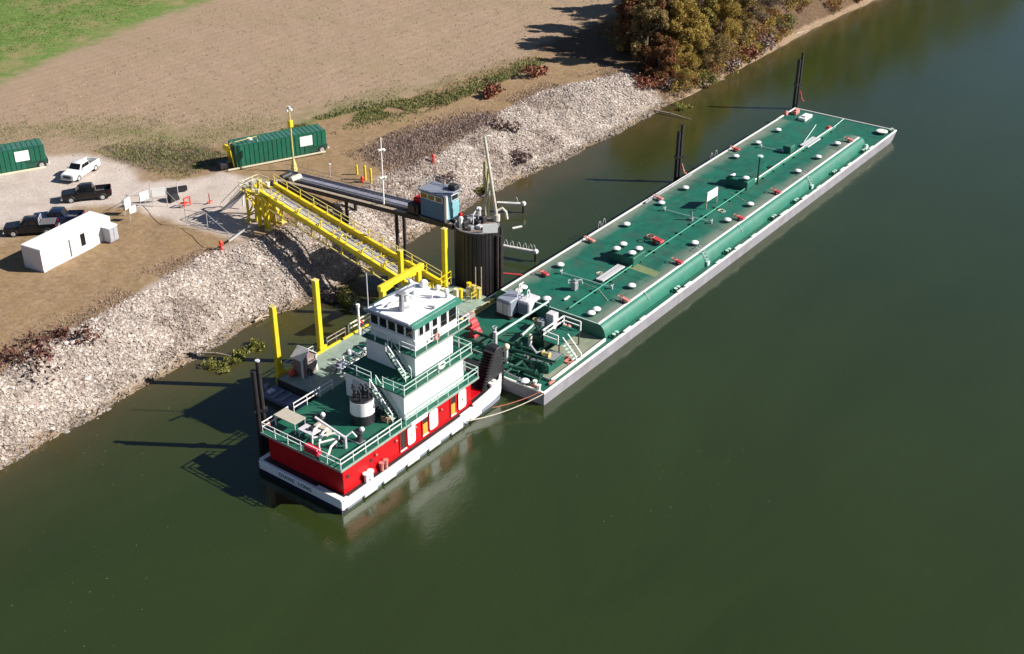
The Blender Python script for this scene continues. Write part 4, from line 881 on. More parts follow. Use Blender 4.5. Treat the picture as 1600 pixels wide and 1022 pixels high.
for px, py in ((740, 462), (720, 468), (748, 466), (733, 458)):
    p = P(px, py, DZ); part('yellow_bollard', MB().cyl((p.x, p.y, DZ), .22, 1.2, 8).cyl((p.x, p.y, DZ+1.2), .28, .1, 8), YELLOW2 if px > 735 else YELLOW, dock)
railing(dock, [(10.2, 17.0, DZ), (12., 17.0, DZ), (12., 19., DZ)], 1.1, YELLOW, YELLOW, 1.0)
part('yellow_rubrail', MB().bar((4, KY0-.1, DZ-.2), (12.2, KY0-.1, DZ-.2), .3), YELLOW2, dock)
for x, y in ((11.4, 18.3), (9.6, 20.5), (10.4, 19.3)): part('white_drum', MB().cyl((x, y, DZ), .3, .9, 10), CREAM, dock, smooth=True)

# tall narrow shed at the stern end of the dock barge
b = Vector((-11.15, 20.5, DZ)); sh = thing('deck_shed', 'narrow pinkish grey gabled shed standing on the dock barge corner', 'shed', (b.x, b.y, DZ))
hw_, dp = .95, 1.3
pf = [(b.x-hw_, DZ+.02), (b.x+hw_, DZ+.02), (b.x+hw_, DZ+2.0), (b.x, DZ+2.75), (b.x-hw_, DZ+2.0)]
part('shed_body', MB().prism(pf, 'y', b.y, b.y+dp), paint('shed_grey', (.24, .17, .16), .7, .15, 3), sh)
for s in (-1, 1):
    part('corner_trim', MB().box(b.x+s*hw_-.1, b.x+s*hw_+.1, b.y-.05, b.y+.1, DZ+.02, DZ+2.0), WHITE_R, sh)
    part('roof_panel', MB().bar((b.x+s*(hw_+.15), b.y+dp/2, DZ+1.95), (b.x, b.y+dp/2, DZ+2.83), dp+.3, .07), GREYW, sh)
part('shed_door', MB().box(b.x-.6, b.x+.6, b.y-.04, b.y, DZ+.1, DZ+1.85), paint('shed_door', (.27, .22, .22), .7), sh)
part('door_sign', MB().box(b.x-.1, b.x+.5, b.y-.06, b.y-.04, DZ+1.4, DZ+1.52), DARK, sh)

# flat aluminium work boat against the end of the dock barge
wb = thing('work_boat', 'flat bluish work boat with crosswise benches in shade at the dock barge end', 'boat', (-14.7, 20.3, 0))
bxs = [(-15.5, 0), (-13.8, 0)]
def bring(y, hw, z0, z1): return [(-14.65-hw*.8, y, z0), (-14.65-hw, y, z1), (-14.65+hw, y, z1), (-14.65+hw*.8, y, z0)]
part('hull', MB().loft([bring(17.9, .55, .35, .65), bring(18.7, .8, .0, .6), bring(20.5, .9, -.15, .55), bring(22.9, .9, -.15, .55)]), paint('boat_alu', (.13, .17, .26), .5, .12, 3), wb)
for s in (-1, 1): part('gunwale', MB().tube([(-14.65+s*.55, 17.9, .68), (-14.65+s*.8, 18.7, .63), (-14.65+s*.9, 20.5, .58), (-14.65+s*.9, 22.9, .58)], .05, 6), STEELB, wb)
for y in (19.2, 20.4, 21.5): part('bench', MB().box(-15.45, -13.85, y-.18, y+.18, .56, .66), STEELB, wb)
o = part('outboard_engine', MB().box(-14.95, -14.4, 22.8, 23.25, .6, 1.2), STEELB, wb, bevel=.1); part('engine_leg', MB().box(-14.75, -14.6, 22.95, 23.1, -.4, .6), DARK, o)
part('fuel_box', MB().box(-15.2, -14.5, 22.0, 22.6, .56, .85), GREYW, wb, bevel=.04)

# yellow guide piles
def solve_x(px, py, y, z):     # the spot along the dock edge whose top shows at that photo point
    return PY(px, py, y).x
def ypile(x, y, top, w, label, wx=False):
    t = thing('yellow_pile', label, 'pile', (x, y, -4), group='tall yellow guide piles along the dock barge')
    part('pile', MB().box(x-w, x+w, y-w, y+w, -4, top), YELLOW, t, bevel=.04)
    part('pile_cap', MB().box(x-w*1.1, x+w*1.1, y-w*1.1, y+w*1.1, top, top+.1), YELLOW2, t)
    part('pile_collar', MB().box(x-w*1.7, x+w*1.7, y-w*1.7, y-w*1.02, DZ+.3, DZ+.6), YELLOW, t)
    return t
ypile(-13.0, 22.95, 9.1, .27, 'yellow pile next to the shed with a red float, leftmost of the four')
ypile(-7.1, 23.0, 9.5, .27, 'tallest bright yellow pile, right of the grey shed')
x = solve_x(625, 392, 23., 0); zt = PY(625, 392, 23.).z
ypile(x, 23., zt, .25, 'yellow pile rising behind the yellow gantry beam')
t4 = P(694, 358, 8.6); ypile(t4.x, t4.y, 8.6, .26, 'weathered yellow pile beside the dark round cell')
p = P(456, 578, DZ+.7); solo('float_ball', MB().ball((p.x, p.y, DZ+.35), .38, 10, 7), paint('float_red', (.65, .08, .05), .5), 'red ball float lying on the dock deck by the leftmost yellow pile', 'float', loc=(p.x, p.y, DZ), smooth=True)

# yellow landing gantry
ga = thing('landing_gantry', 'yellow box beam gantry on the dock barge carrying the foot of the gangway', 'gantry', (3.8, 21.4, DZ))
gz = 5.9
A, B_ = P(592, 452, gz), P(656, 413, gz)
part('cross_beam', MB().bar((A.x, 21.4, gz), (B_.x, 21.4, gz), .5, .6), YELLOW, ga, bevel=.03)
for x in (A.x+.5, B_.x-.8):
    part('gantry_leg', MB().box(x-.28, x+.28, 21.1, 21.7, DZ, gz-.3), YELLOW, ga, bevel=.03)
    part('base_plate', MB().box(x-.6, x+.6, 20.8, 22., DZ, DZ+.1), YELLOW2, ga)
    part('leg_brace', MB().bar((x, 21.4, gz-.6), (x+(1.6 if x < 3 else -1.6), 21.4, gz-.4), .2), YELLOW, ga)
railing(ga, [(B_.x-.3, 21.1, DZ), (B_.x+2.2, 21.1, DZ+.2), (B_.x+4.4, 21.1, DZ+.4)], 1.6, YELLOW, YELLOW, 1.3)
part('hoist', MB().box(A.x+2.6, A.x+3.1, 21.1, 21.7, gz-.9, gz-.38), DARK, ga)

# ------------------------------------------------------------------ yellow gangway from the bank to the dock
gw = thing('gangway_bridge', 'yellow steel gangway bridge sloping from the bank tower down to the dock barge', 'gangway', (8, 35, 4.5))
N0, N1 = P(406, 301, 8.9), P(645, 450, 3.4)
F0, F1 = P(426, 291, 8.9), P(690, 443, 3.4)
F0 = N0+(F0-N0)*1.15
K = Vector((0, 0, 1))
for a, b in ((N0, N1), (F0, F1)):
    g_ = part('girder', MB().bar(a, b, .24, .6), YELLOW, gw, bevel=.03)
    part('flange', MB().bar(a+K*.32, b+K*.32, .36, .05), YELLOW, g_); part('flange', MB().bar(a-K*.32, b-K*.32, .36, .05), YELLOW, g_)
for i in range(15):
    t = (i+.5)/15; part('cross_beam', MB().bar(N0.lerp(N1, t)-K*.3, F0.lerp(F1, t)-K*.3, .16, .25), YELLOW2 if i % 2 else YELLOW, gw)
sd = (F0-N0).normalized(); wd = (F0-N0).length
for k in range(30):      # deck of grating panels
    t0, t1 = k/30, (k+.93)/30; o1, o2 = sd*wd*.50, sd*wd*.80
    part('grating_panel', MB().bar(N0.lerp(N1, t0)+(o1+o2)/2-K*.12, N0.lerp(N1, t1)+(o1+o2)/2-K*.12, (o2-o1).length, .05), LILAC, gw)
for f in (.2, .36): part('cargo_pipe', MB().tube([N0.lerp(N1, 0)+sd*wd*f-K*.02, N1+sd*wd*f-K*.02], .11, 8), GREYW if f < .3 else PVC, gw, smooth=True)
for s, o_ in ((0, -.05), (1, .05)):
    a, b = (N0, N1) if s == 0 else (F0, F1)
    rr = part('handrail', MB().bar(a+K*1.45, b+K*1.45, .07).bar(a+K*.95, b+K*.95, .06), YELLOW2, gw)
    for i in range(13): q = a.lerp(b, i/12); part('handrail_post', MB().bar(q+K*.4, q+K*1.45, .08), YELLOW, rr)
    lo = part('lower_chord', MB().bar(a-K*1.5, b-K*1.3, .16), YELLOW2, gw)
    for i in range(10): q = a.lerp(b, (i+.5)/10); part('truss_post', MB().bar(q-K*.4, q-K*1.45, .12), YELLOW, lo)
for i in range(6): q = N0.lerp(N1, .12+i*.14); part('pipe_bracket', MB().bar(q+K*.4, q+K*.75+sd*.25, .14).bar(q+K*.75+sd*.25, q+K*.75+sd*.8, .12), YELLOW, gw)

# tower carrying the land end
tw = thing('bank_tower', 'yellow steel support tower with slanted braces at the land end of the gangway', 'tower', (6.8, 46, LAND))
legs = [(5.65, 43.4), (6.0, 47.2), (8.1, 43.8), (8.5, 47.4)]
topz = 8.5
for k, (x, y) in enumerate(legs):
    zb = float(ground_z(x, y))-.3
    part('tower_leg', MB().bar((x, y, zb), (x, y, topz), .26), YELLOW, tw, bevel=.03)
    part('leg_foot', MB().box(x-.4, x+.4, y-.4, y+.4, zb, zb+.55), YELLOW2, tw)
def xb(i, j, z0, z1, w=.16): part('brace', MB().bar((*legs[i], z0), (*legs[j], z1), w), YELLOW, tw)
for i, j in ((0, 1), (2, 3), (0, 2), (1, 3)):
    xb(i, j, 5.3, 8.1); xb(j, i, 5.3, 8.1); part('tie_beam', MB().bar((*legs[i], topz-.1), (*legs[j], topz-.1), .3, .4), YELLOW, tw)
for (x, y, dx) in ((5.7, 45.0, .3), (7.0, 43.8, -.4), (6.4, 46.3, .4), (5.9, 44.1, -.2), (7.6, 45.2, .3)):
    part('strut', MB().tube([(x, y, 4.6), (x+dx, y, 8.3)], .22, 8), YELLOW, tw, smooth=True)
    part('strut_bulge', MB().lathe((x+dx*.5, y, 6.0), [(.2, 0), (.36, .3), (.36, .9), (.2, 1.2)], 8), YELLOW, tw, smooth=True)
part('hose_arch', MB().tube([P(380, 322, LAND+.4), P(379, 300, LAND+2.), P(380, 288, LAND+3.2), P(385, 283, LAND+3.8), P(392, 286, LAND+3.8), P(395, 295, LAND+3.6)], .12, 8), GREYW, tw, smooth=True)
for i in range(6): part('platform_bar', MB().box(5.6, 8.6, 44.8+i*.6, 45.0+i*.6, topz-.1, topz), YELLOW2, tw)
for i in range(5): part('platform_gear', MB().box(5.9+i*.7, 6.3+i*.7, 45+(i*3 % 4)*.6, 45.5+(i*3 % 4)*.6, topz, topz+.6+.2*(i % 3)), (CREAM, STEEL, YELLOW2)[i % 3], tw, bevel=.03)
railing(tw, [(5.6, 44.6, topz), (5.6, 47.8, topz), (8.6, 47.8, topz), (8.6, 46, topz)], 1.0, CREAM, YELLOW2, 1.2)
# sloping access ramp from the pad up to the tower
r0, r1 = Vector((6.8, 52.0, LAND+.1)), Vector((7.0, 47.9, topz-.1))
for s in (-.7, .7): part('ramp_stringer', MB().bar(r0+Vector((s, 0, 0)), r1+Vector((s, 0, 0)), .1, .25), CREAM, tw)
for i in range(16): q = r0.lerp(r1, (i+.5)/16); part('ramp_tread', MB().box(q.x-.7, q.x+.7, q.y-.14, q.y+.14, q.z, q.z+.05), LILAC, tw)
for s in (-.75, .75): part('ramp_rail', MB().bar(r0+Vector((s, 0, 1.)), r1+Vector((s, 0, 1.)), .06).bar(r0+Vector((s, 0, 0)), r0+Vector((s, 0, 1.)), .06).bar(r1+Vector((s, 0, 0)), r1+Vector((s, 0, 1.)), .06), CREAM, tw)

# ------------------------------------------------------------------ dark pipe bridge to the cell
CCX, CCY, CR, CT = 15.4, 20.2, 2.45, 8.0
pb = thing('pipe_bridge', 'dark steel pipe bridge with grey walkway running from the bank to the round cell', 'bridge', (16, 38, 6))
A0, A1 = P(432, 283, 5.6), P(712, 354, 7.7)
B0, B1 = P(440, 270, 5.6), Vector((17.2, 24.0, 7.7))
A1 = Vector((14.0, 22.4, 7.7)); A0 = Vector((A0.x, A0.y, 5.6))
o = part('main_girder', MB().bar(A0, A1, .45, .55), DARK, pb, bevel=.03); part('girder_top', MB().bar(A0+K*.29, A1+K*.29, .5, .04), WOOD, o)
B0 = Vector((A0.x+2.5, A0.y+.8, 5.7)); B1 = Vector((A1.x+2.5, A1.y+1.2, 7.8))
o = part('back_girder', MB().bar(B0-K*.2, B1-K*.2, .3, .5), DARK, pb)
sdb = (B0-A0).normalized()
for k in range(34): t0, t1 = k/34, (k+.95)/34; part('walkway_panel', MB().bar(B0.lerp(B1, t0)-sdb*.35+K*.1, B0.lerp(B1, t1)-sdb*.35+K*.1, 1.05, .06), LILAC, pb)
part('walkway_kerb', MB().bar(B0+sdb*.2+K*.25, B1+sdb*.2+K*.25, .05, .25), STEELB, pb)
for i in range(18): t = (i+.5)/18; part('cross_tie', MB().bar(A0.lerp(A1, t), B0.lerp(B1, t), .14), DARKR if i % 2 else STEEL, pb)
for f in (.3, .48): part('cargo_pipe', MB().tube([A0.lerp(B0, f)+K*.15, A1.lerp(B1, f)+K*.15], .14, 8), DARKR if f < .4 else STEEL, pb, smooth=True)
for t in (.06, .42, .7):
    for a, b in ((A0, A1), (B0, B1)):
        q = a.lerp(b, t); zb = float(ground_z(q.x, q.y))-.5; part('bridge_pier', MB().cyl((q.x, q.y, zb), .22, q.z-zb-.3, 10), DARKR, pb, smooth=True)
hr = part('handrail', MB().tube([B0+sdb*.25+K*1.1, B1.lerp(B0, .3)+sdb*.25+K*1.1], .025, 5).tube([B0+sdb*.25+K*.6, B1.lerp(B0, .3)+sdb*.25+K*.6], .02, 5), STEEL, pb)
for i in range(10): q = B0.lerp(B1, i/10*.7)+sdb*.25; part('handrail_post', MB().cyl((q.x, q.y, q.z), .025, 1.1, 5), STEEL, hr)
for i, t in enumerate((.03, .09)): q = A0.lerp(B0, .5).lerp(A1.lerp(B1, .5), t); part('pipe_tank', MB().tube([q-Vector((.8, 0, -.3)), q+Vector((.8, 0, .3))], .4, 10), (DARK, CREAM)[i], pb, smooth=True)

# blue control cabin and the red compressor standing on the bridge
c0 = Vector((13.9, 23.2, 8.05)); cb = thing('control_cabin', 'blue boxy control cabin on the pipe bridge beside the round cell', 'cabin', (14.9, 25., 8.05))
part('cabin_body', MB().box(13.7, 16.1, 23.3, 26.9, 8.1, 11.2), BLUE, cb, bevel=.04)
part('cabin_floor', MB().box(13.5, 16.3, 23.1, 27.1, 7.95, 8.1), DARK, cb)
part('cabin_roof', MB().box(13.5, 16.3, 23.1, 27.1, 11.2, 11.35), STEELB, cb, bevel=.03)
for k in range(3): window(cb, 'x', 13.7, 23.7+k*1.08, 24.6+k*1.08, 10.35, 10.95, -1)
part('front_panel', MB().box(13.75, 14.6, 23.1, 23.3, 8.3, 11.1), TEAL, cb, bevel=.05)
part('front_panel', MB().box(14.75, 16.0, 23.15, 23.3, 8.3, 10.2), TEAL, cb, bevel=.05)
window(cb, 'y', 23.3, 14.8, 15.9, 10.35, 10.95, -1)
part('corner_column', MB().tube([(13.75, 23.2, 8.1), (13.75, 23.2, 11.2)], .2, 8), WHITE_R, cb, smooth=True)
railing(cb, [(13.7, 26.9, 11.35), (16.1, 26.9, 11.35), (16.1, 24, 11.35)], .8, STEEL, STEEL, 1.2, r=.03)
part('roof_unit', MB().box(15.3, 16.2, 23.2, 24.2, 11.35, 11.9), BLACKH, cb, bevel=.05); part('roof_aerial', MB().cyl((14.6, 24.2, 11.35), .035, 1.7, 5), DARK, cb)
rc = thing('compressor', 'red and black compressor set next to the blue cabin on the pipe bridge', 'compressor', (14.8, 28.2, 7.5))
part('engine_block', MB().box(13.9, 15.1, 27.5, 29.1, 7.7, 8.9), DARK, rc, bevel=.1)
part('red_cover', MB().box(14.7, 16.0, 27.4, 28.9, 7.9, 9.4), RED, rc, bevel=.1)
part('flywheel', MB().tube([(13.75, 28.4, 8.4), (13.9, 28.4, 8.4)], .55, 14), DARKR, rc); part('skid', MB().box(13.7, 16.1, 27.3, 29.3, 7.55, 7.7), DARK, rc)

# ------------------------------------------------------------------ dark round mooring cell
cell = thing('mooring_cell', 'dark cylindrical sheet pile mooring cell with pipe fenders and a white sign board', 'mooring cell', (CCX, CCY, -3))
part('core', MB().cyl((CCX, CCY, -3), CR-.06, CT+3-.1, 28), DARK, cell)
NS = 34; sp = None
for k in range(NS):
    a = 2*math.pi*k/NS
    if sp is None:
        w = 2*math.pi*CR/NS*.98
        o = part('sheet_pile', MB().prism([(-.06, -w/2), (.03, -w/2), (.10, -w*.32), (.10, w*.32), (.03, w/2), (-.06, w/2)], 'z', -3, CT), paint('sheet_pile_steel', (.012, .010, .012), .5, .35, 2.5, (.05, .028, .022), .4), cell, local=True); sp = o.data
    else: o = obj('sheet_pile', sp, cell)
    o.location = (CR*math.cos(a), CR*math.sin(a), 3); o.rotation_euler = (0, 0, a)
for k, a in enumerate((-88, -70, -54, -38, -22)):
    q = Vector((CCX+(CR+.32)*math.cos(R(a)), CCY+(CR+.32)*math.sin(R(a)), 0)); o = part('fender_pipe', MB().cyl((q.x, q.y, -2), .2, CT+1.5-.4*(k % 3), 10), DARKR, cell, smooth=True)
    for z in (2., 5.): part('fender_bracket', MB().bar((q.x, q.y, z), (CCX+CR*math.cos(R(a)), CCY+CR*math.sin(R(a)), z), .25), DARK, o)
part('cap_slab', MB().cyl((CCX, CCY, CT), CR+.02, .12, 28), paint('cell_concrete', (.20, .155, .13), .85, .3, 2, (.06, .045, .04), .8), cell)
part('rim', MB().tube([(CCX+CR*math.cos(t), CCY+CR*math.sin(t), CT+.15) for t in [2*math.pi*i/30 for i in range(31)]], .07, 6), STEEL, cell, smooth=True)
q = P(766, 357, CT+.6); dv = Vector((.8, -.55, 0))
nn = Vector((-.5, -.5, 0)).normalized()
part('white_sign', MB().bar(q-Vector((.65, -.65, 0))*.9, q+Vector((.65, -.65, 0))*.9, .06, 1.1), WHITE_C, cell)
for (dx, dy, sx, sy, h, m) in ((-1.2, .8, 1.0, .7, .8, DARK), (.3, 1.0, 1.4, .9, .7, STEEL), (.9, -.2, .8, .6, .9, DARKR), (-.6, -.9, .7, .7, .5, GREYW), (.1, .2, .5, 1.2, .6, DARK), (-1.5, -.3, .6, .6, .6, STEEL)):
    part('deck_gear', MB().box(CCX+dx-sx/2, CCX+dx+sx/2, CCY+dy-sy/2, CCY+dy+sy/2, CT+.12, CT+h), m, cell, bevel=.05)
for i in range(9):
    a = i*2.1; r_ = .5+1.5*((i*37) % 10)/10; part('deck_gear', MB().box(CCX+r_*math.cos(a)-.2, CCX+r_*math.cos(a)+.25, CCY+r_*math.sin(a)-.2, CCY+r_*math.sin(a)+.2, CT+.12, CT+.35+.07*(i % 4)), (DARK, DARKR, REDV, STEEL)[i % 4], cell, bevel=.03)
for (dx, dy, m) in ((-1.7, .9, WHITE_C), (-.9, 1.6, RED), (1.6, .9, GREYW)):
    o = part('valve_post', MB().cyl((CCX+dx, CCY+dy, CT+.12), .2, 1.0, 8), m, cell); part('post_cap', MB().ball((CCX+dx, CCY+dy, CT+1.2), .28, 8, 6), m, o)
part('winch_frame', MB().bar((CCX-.4, CCY+.2, CT+1.3), (CCX+1.4, CCY+.9, CT+1.5), .12).bar((CCX-.4, CCY+.2, CT+.1), (CCX-.4, CCY+.2, CT+1.3), .1).bar((CCX+1.4, CCY+.9, CT+.1), (CCX+1.4, CCY+.9, CT+1.5), .1), GREYW, cell)
for z in (1.2, 3.2): part('side_ladder', MB().bar((CCX-2.3, CCY-1.55, z-1), (CCX-2.3, CCY-1.55, z+1), .08).bar((CCX-1.9, CCY-2.05, z-1), (CCX-1.9, CCY-2.05, z+1), .08), WOOD, cell)
q0 = P(774, 440, 1.9); part('red_tie_bar', MB().tube([(CCX+2.0, CCY-1.9, 1.8), (CCX+3.6, BW-.1, 1.5)], .1, 6), REDV, cell, smooth=True)
# unloading boom on the cell
BOOMW = paint('boom_grey_white', (.58, .55, .48), .5, .15, 2, (.3, .22, .15), .5); BOOMY = paint('boom_tan', (.42, .36, .20), .55, .2, 2)
bm_ = thing('loading_boom', 'tall cream loading boom standing upright on the round cell', 'boom', (16.6, 20.6, CT))
b0 = P(776, 345, CT+.1); b0.z = CT+.12
tp_ = Vector(PY(757, 214, b0.y+.4)); mid = Vector((b0.x, b0.y, CT+.4)).lerp(tp_, .45)
part('boom_pipe', MB().tube([(b0.x, b0.y, CT+.12), (b0.x-.1, b0.y, CT+1.2), tp_], .17, 8), BOOMW, bm_, smooth=True)
part('boom_base', MB().cyl((b0.x, b0.y, CT+.12), .4, .8, 10), BOOMW, bm_)
a_ = Vector((b0.x-.9, b0.y+.9, CT+.12))
part('boom_mast', MB().bar(a_, a_+K*2.2, .25).bar(a_+K*2.2, Vector((b0.x-.6, b0.y+.6, CT+6.5)), .2), BOOMY, bm_)
part('boom_cylinder', MB().tube([a_+K*4.2, a_+K*7.2], .22, 8), BOOMY, bm_, smooth=True)
part('boom_strut', MB().tube([a_+K*2.0, mid], .1, 6).tube([a_+K*.4+Vector((.3, -.2, 0)), a_+K*4+Vector((.4, -.3, 0))], .1, 6), BOOMW, bm_)
part('boom_elbow', MB().tube([(b0.x, b0.y, CT+1.3), (b0.x+.5, b0.y-.4, CT+1.6), (b0.x+.8, b0.y-.7, CT+1.1), (b0.x+.9, b0.y-.8, CT+.2)], .15, 8), BOOMW, bm_, smooth=True)
part('boom_hook', MB().tube([tp_, tp_+Vector((.3, -.2, .1)), tp_+Vector((.7, -.5, -.05))], .1, 6), BOOMW, bm_)
# floating fender arms beyond the cell
for (a, b, z, nm) in (((776, 317), (818, 319), 1.2, 'upper white mooring arm reaching out over the water behind the cell'), ((784, 384), (837, 394), 1.2, 'lower white mooring arm with small hoops beside the round cell')):
    pa, pb_ = P(*a, z), P(*b, z); t = thing('fender_boom', nm, 'mooring arm', (pa.x, pa.y, z), group='white mooring arms by the round cell')
    part('arm', MB().bar(pa, pb_, .45, .3), WHITE_R, t, bevel=.04)
    part('arm_end', MB().ball(pb_+K*.05, .34, 8, 6), LAMP, t)
    part('arm_pile', MB().cyl((pb_.x, pb_.y, -3), .16, z+2.9, 8), DARKR, t)
    part('arm_pile', MB().cyl((pa.x, pa.y, -3), .16, z+2.9, 8), DARKR, t)
    for k in ((.12, .3, .5, .68, .84, .94) if a[1] > 350 else (.72,)):
        q = pa.lerp(pb_, k); part('arm_hoop', MB().tube([q+(pb_-pa).normalized()*.22*math.cos(u)+K*(.15+.75*math.sin(u)) for u in [math.pi*i/8 for i in range(9)]], .035, 5), GREYW, t)
p = P(808, 355, .05); solo('floating_plank', MB().bar((p.x-.6, p.y+.3, .05), (p.x+.6, p.y-.3, .05), .25, .12), PVC, 'short white plank floating on the river between the two mooring arms', 'plank', loc=(p.x, p.y, 0))

# dark mooring dolphins
def dolphin(b, top, base, label, red, extra):
    p = PY(b[0], b[1], base); x, y = p.x, base
    q = PY(top[0], top[1], base); h = q.z
    t = thing('steel_piling', label, 'piling', (x, y, -4), group='dark steel mooring pilings')
    part('pile', MB().cyl((x, y, -4), .27, h+4-.9, 10), DARK, t, smooth=True)
    part('pile', MB().cyl((x+.38, y-.28, -4), .22, h+4, 10), DARKR, t, smooth=True)
    part('pile_cap', MB().cyl((x+.38, y-.28, h), .22, .12, 10), GREYW if extra else DARK, t)
    part('clamp', MB().bar((x-.25, y+.2, h*.45), (x+.75, y-.5, h*.45), .5, .3), DARK, t)
    if red:
        part('chafe_rope', MB().tube([(x+.6, y-.5, h*.32), (x+.75, y-.9, h*.15), (x+.5, y-1.3, 1.5)], .12, 6), REDP if red == 1 else REDV, t, smooth=True)
        part('chafe_rope', MB().tube([(x+.5, y-.4, h*.3), (x+.9, y-.8, 1.6)], .1, 6), WOOD, t, smooth=True)
    return t
dolphin((1055, 285), (1058, 198), 17.9, 'dark steel piling with pale rope halfway along the far side of the barge', 1, False)
dolphin((1240, 170), (1246, 86), 17.9, 'dark steel piling with red rope at the far corner of the barge', 2, False)
dolphin((406, 672), (404, 560), 16.6, 'dark piling with white cap and rusty guide beside the towboat stern', 1, True)

# ------------------------------------------------------------------ trailers, tanks and vehicles on the gravel lot
def frame(o, vx, vy): pass
def tank(rear, front, label, nose):
    """box tank on a trailer; rear = wheel end"""
    rear, front = Vector(rear), Vector(front); d = (front-rear); Lr = d.length; rz = math.atan2(d.y, d.x)
    t = thing('tank_trailer', label, 'tank trailer', (rear.x, rear.y, LAND), rz, group='green box tank trailers')
    W = 2.6; z0, z1 = .35, 3.15; n = 20; x0, x1 = .1, Lr-1.6
    def pl(nm, mb, m, par=t, **k): return part(nm, mb, m, par, local=True, **k)
    pl('tank_core', MB().box(x0+.05, x1-.05, -W/2+.08, W/2-.08, z0+.05, z1-.08), GREEN_D)
    step = (x1-x0)/n; cut = 2.0
    for s in (-1, 1):
        for k in range(n):
            a, b = x0+k*step, x0+(k+1)*step; zb = z0 if a > cut else 1.15
            y0, y1 = sorted((s*(W/2-.1), s*W/2)); pl('side_panel', MB().box(a+.035, b-.035, y0, y1, zb, z1), TANK, bevel=.03)
    for k in range(n):
        a, b = x0+k*step, x0+(k+1)*step; pl('roof_panel', MB().box(a+.03, b-.03, -W/2+.05, W/2-.05, z1-.06, z1+.03), TANKR, bevel=.03)
    for x in (x0, x1): pl('end_panel', MB().box(x-.05, x+.05, -W/2+.05, W/2-.05, z0+.3, z1-.05), TANK, bevel=.03)
    for s in (-1, 1): pl('roof_edge', MB().box(x0, x1, s*(W/2-.03)-.06, s*(W/2-.03)+.06, z1-.03, z1+.08), TANK)
    for s in (-1, 1): pl('skid_rail', MB().box(.3, x1+1.2, s*(W/2+.04)-.07, s*(W/2+.04)+.07, .1, .3), CREAM)
    xs_ = x0+step*3.1; pl('white_board', MB().box(xs_, xs_+1.75, W/2+.02, W/2+.06, 1.5, 2.85), WHITE_C); pl('white_board', MB().box(xs_, xs_+1.75, -W/2-.06, -W/2-.02, 1.5, 2.85), WHITE_C)
    for s in (-1, 1):
        for xx in (.75, ):
            w = pl('wheel', MB().tube([(xx, s*(W/2-.35), .52), (xx, s*(W/2-.02), .52)], .52, 16), TYRE, smooth=True)
            pl('wheel_rim', MB().tube([(xx, s*(W/2-.02), .52), (xx, s*(W/2+.02), .52)], .3, 12), CHROME, w)
    pl('axle_frame', MB().box(-.2, 2.2, -.9, .9, .5, 1.05), DARK)
    pl('rear_bumper', MB().box(-.35, -.15, -1.1, 1.1, .45, .6), WHITE_R)
    pl('roof_hatch', MB().cyl((x1-2.6, -.3, z1+.03), .35, .18, 10), LAMP)
    if nose:
        pl('nose_frame', MB().bar((x1+.1, 0, 1.0), (x1+.9, 0, 2.9), .2).bar((x1+.2, -.9, .3), (x1+.5, -.9, 2.6), .15).bar((x1+.2, .9, .3), (x1+.5, .9, 2.6), .15).bar((x1+.5, -.9, 2.6), (x1+.5, .9, 2.6), .15), ORANGE if False else YELLOW)
        pl('nose_reel', MB().tube([(x1+.7, -.5, 2.7), (x1+.7, .5, 2.7)], .4, 10), YELLOW)
        pl('roof_handrail', MB().tube([(x1+.5, .9, 3.6), (x1-3.2, .9, 3.9), (x1-3.2, .9, z1)], .05, 6).tube([(x1+.5, .9, 2.6), (x1+.5, .9, 3.6)], .05, 6), YELLOW2)
        pl('hitch_box', MB().box(x1+.9, x1+2.0, -.8, .8, .2, .9), DARK, bevel=.05)
    return t
r_, f_ = P(512, 238, LAND), P(352, 269, LAND); dd = (f_-r_).normalized(); sd_ = Vector((-dd.y, dd.x, 0))
off = Vector((.0, 0, 0)); side = sd_*1.3 if sd_.y > 0 else -sd_*1.3
tank(r_+side, f_+side, 'green ribbed tank trailer with yellow nose frame behind the yellow lamp post', True)
r_, f_ = P(76, 262, LAND), P(-84, 290, LAND)
tank(r_+side, r_+side+(f_-r_).normalized()*14.3, 'green ribbed tank trailer cut by the left edge of the photo', False)

# office trailer
oa, ob, oc = P(46.4, 419, LAND), P(69.3, 425, LAND), P(164, 376, LAND)
d = (oc-ob); Lo = d.length+1.2; rz_ = math.atan2(d.y, d.x)
ot = thing('office_trailer', 'long white office trailer with flat roof and one narrow window at the lot edge', 'trailer', (ob.x, ob.y, LAND), rz_)
def po(nm, mb, m, par=ot, **k): return part(nm, mb, m, par, local=True, **k)
Wd = 2.9
n = 10
for k in range(n):
    a, b = Lo*k/n, Lo*(k+1)/n
    po('wall_panel', MB().box(a+.006, b-.006, 0, .06, .12, 2.55), WHITE_C); po('wall_panel', MB().box(a+.006, b-.006, Wd-.06, Wd, .12, 2.55), WHITE_C)
    po('roof_panel', MB().box(a+.004, b-.004, -.05, Wd+.05, 2.55, 2.63), WHITE)
po('body_core', MB().box(.03, Lo-.03, .03, Wd-.03, .1, 2.55), WHITE_C)
po('end_wall', MB().box(-.05, .0, .0, Wd, .1, 2.58), GREYW); po('end_wall', MB().box(Lo, Lo+.05, .0, Wd, .1, 2.58), WHITE_C)
po('skirt', MB().box(-.02, Lo+.02, -.02, Wd+.02, -.1, .14), GREYW)
xw = 5.6
w_ = po('window', MB().box(xw, xw+.7, -.03, -.004, .7, 2.2), GLASS)
for bx in ((xw-.08, xw, .62, 2.28), (xw+.7, xw+.78, .62, 2.28), (xw, xw+.7, 2.2, 2.28), (xw, xw+.7, .62, .7)): po('window_frame', MB().box(bx[0], bx[1], -.06, 0, bx[2], bx[3]), WHITE_C, w_)
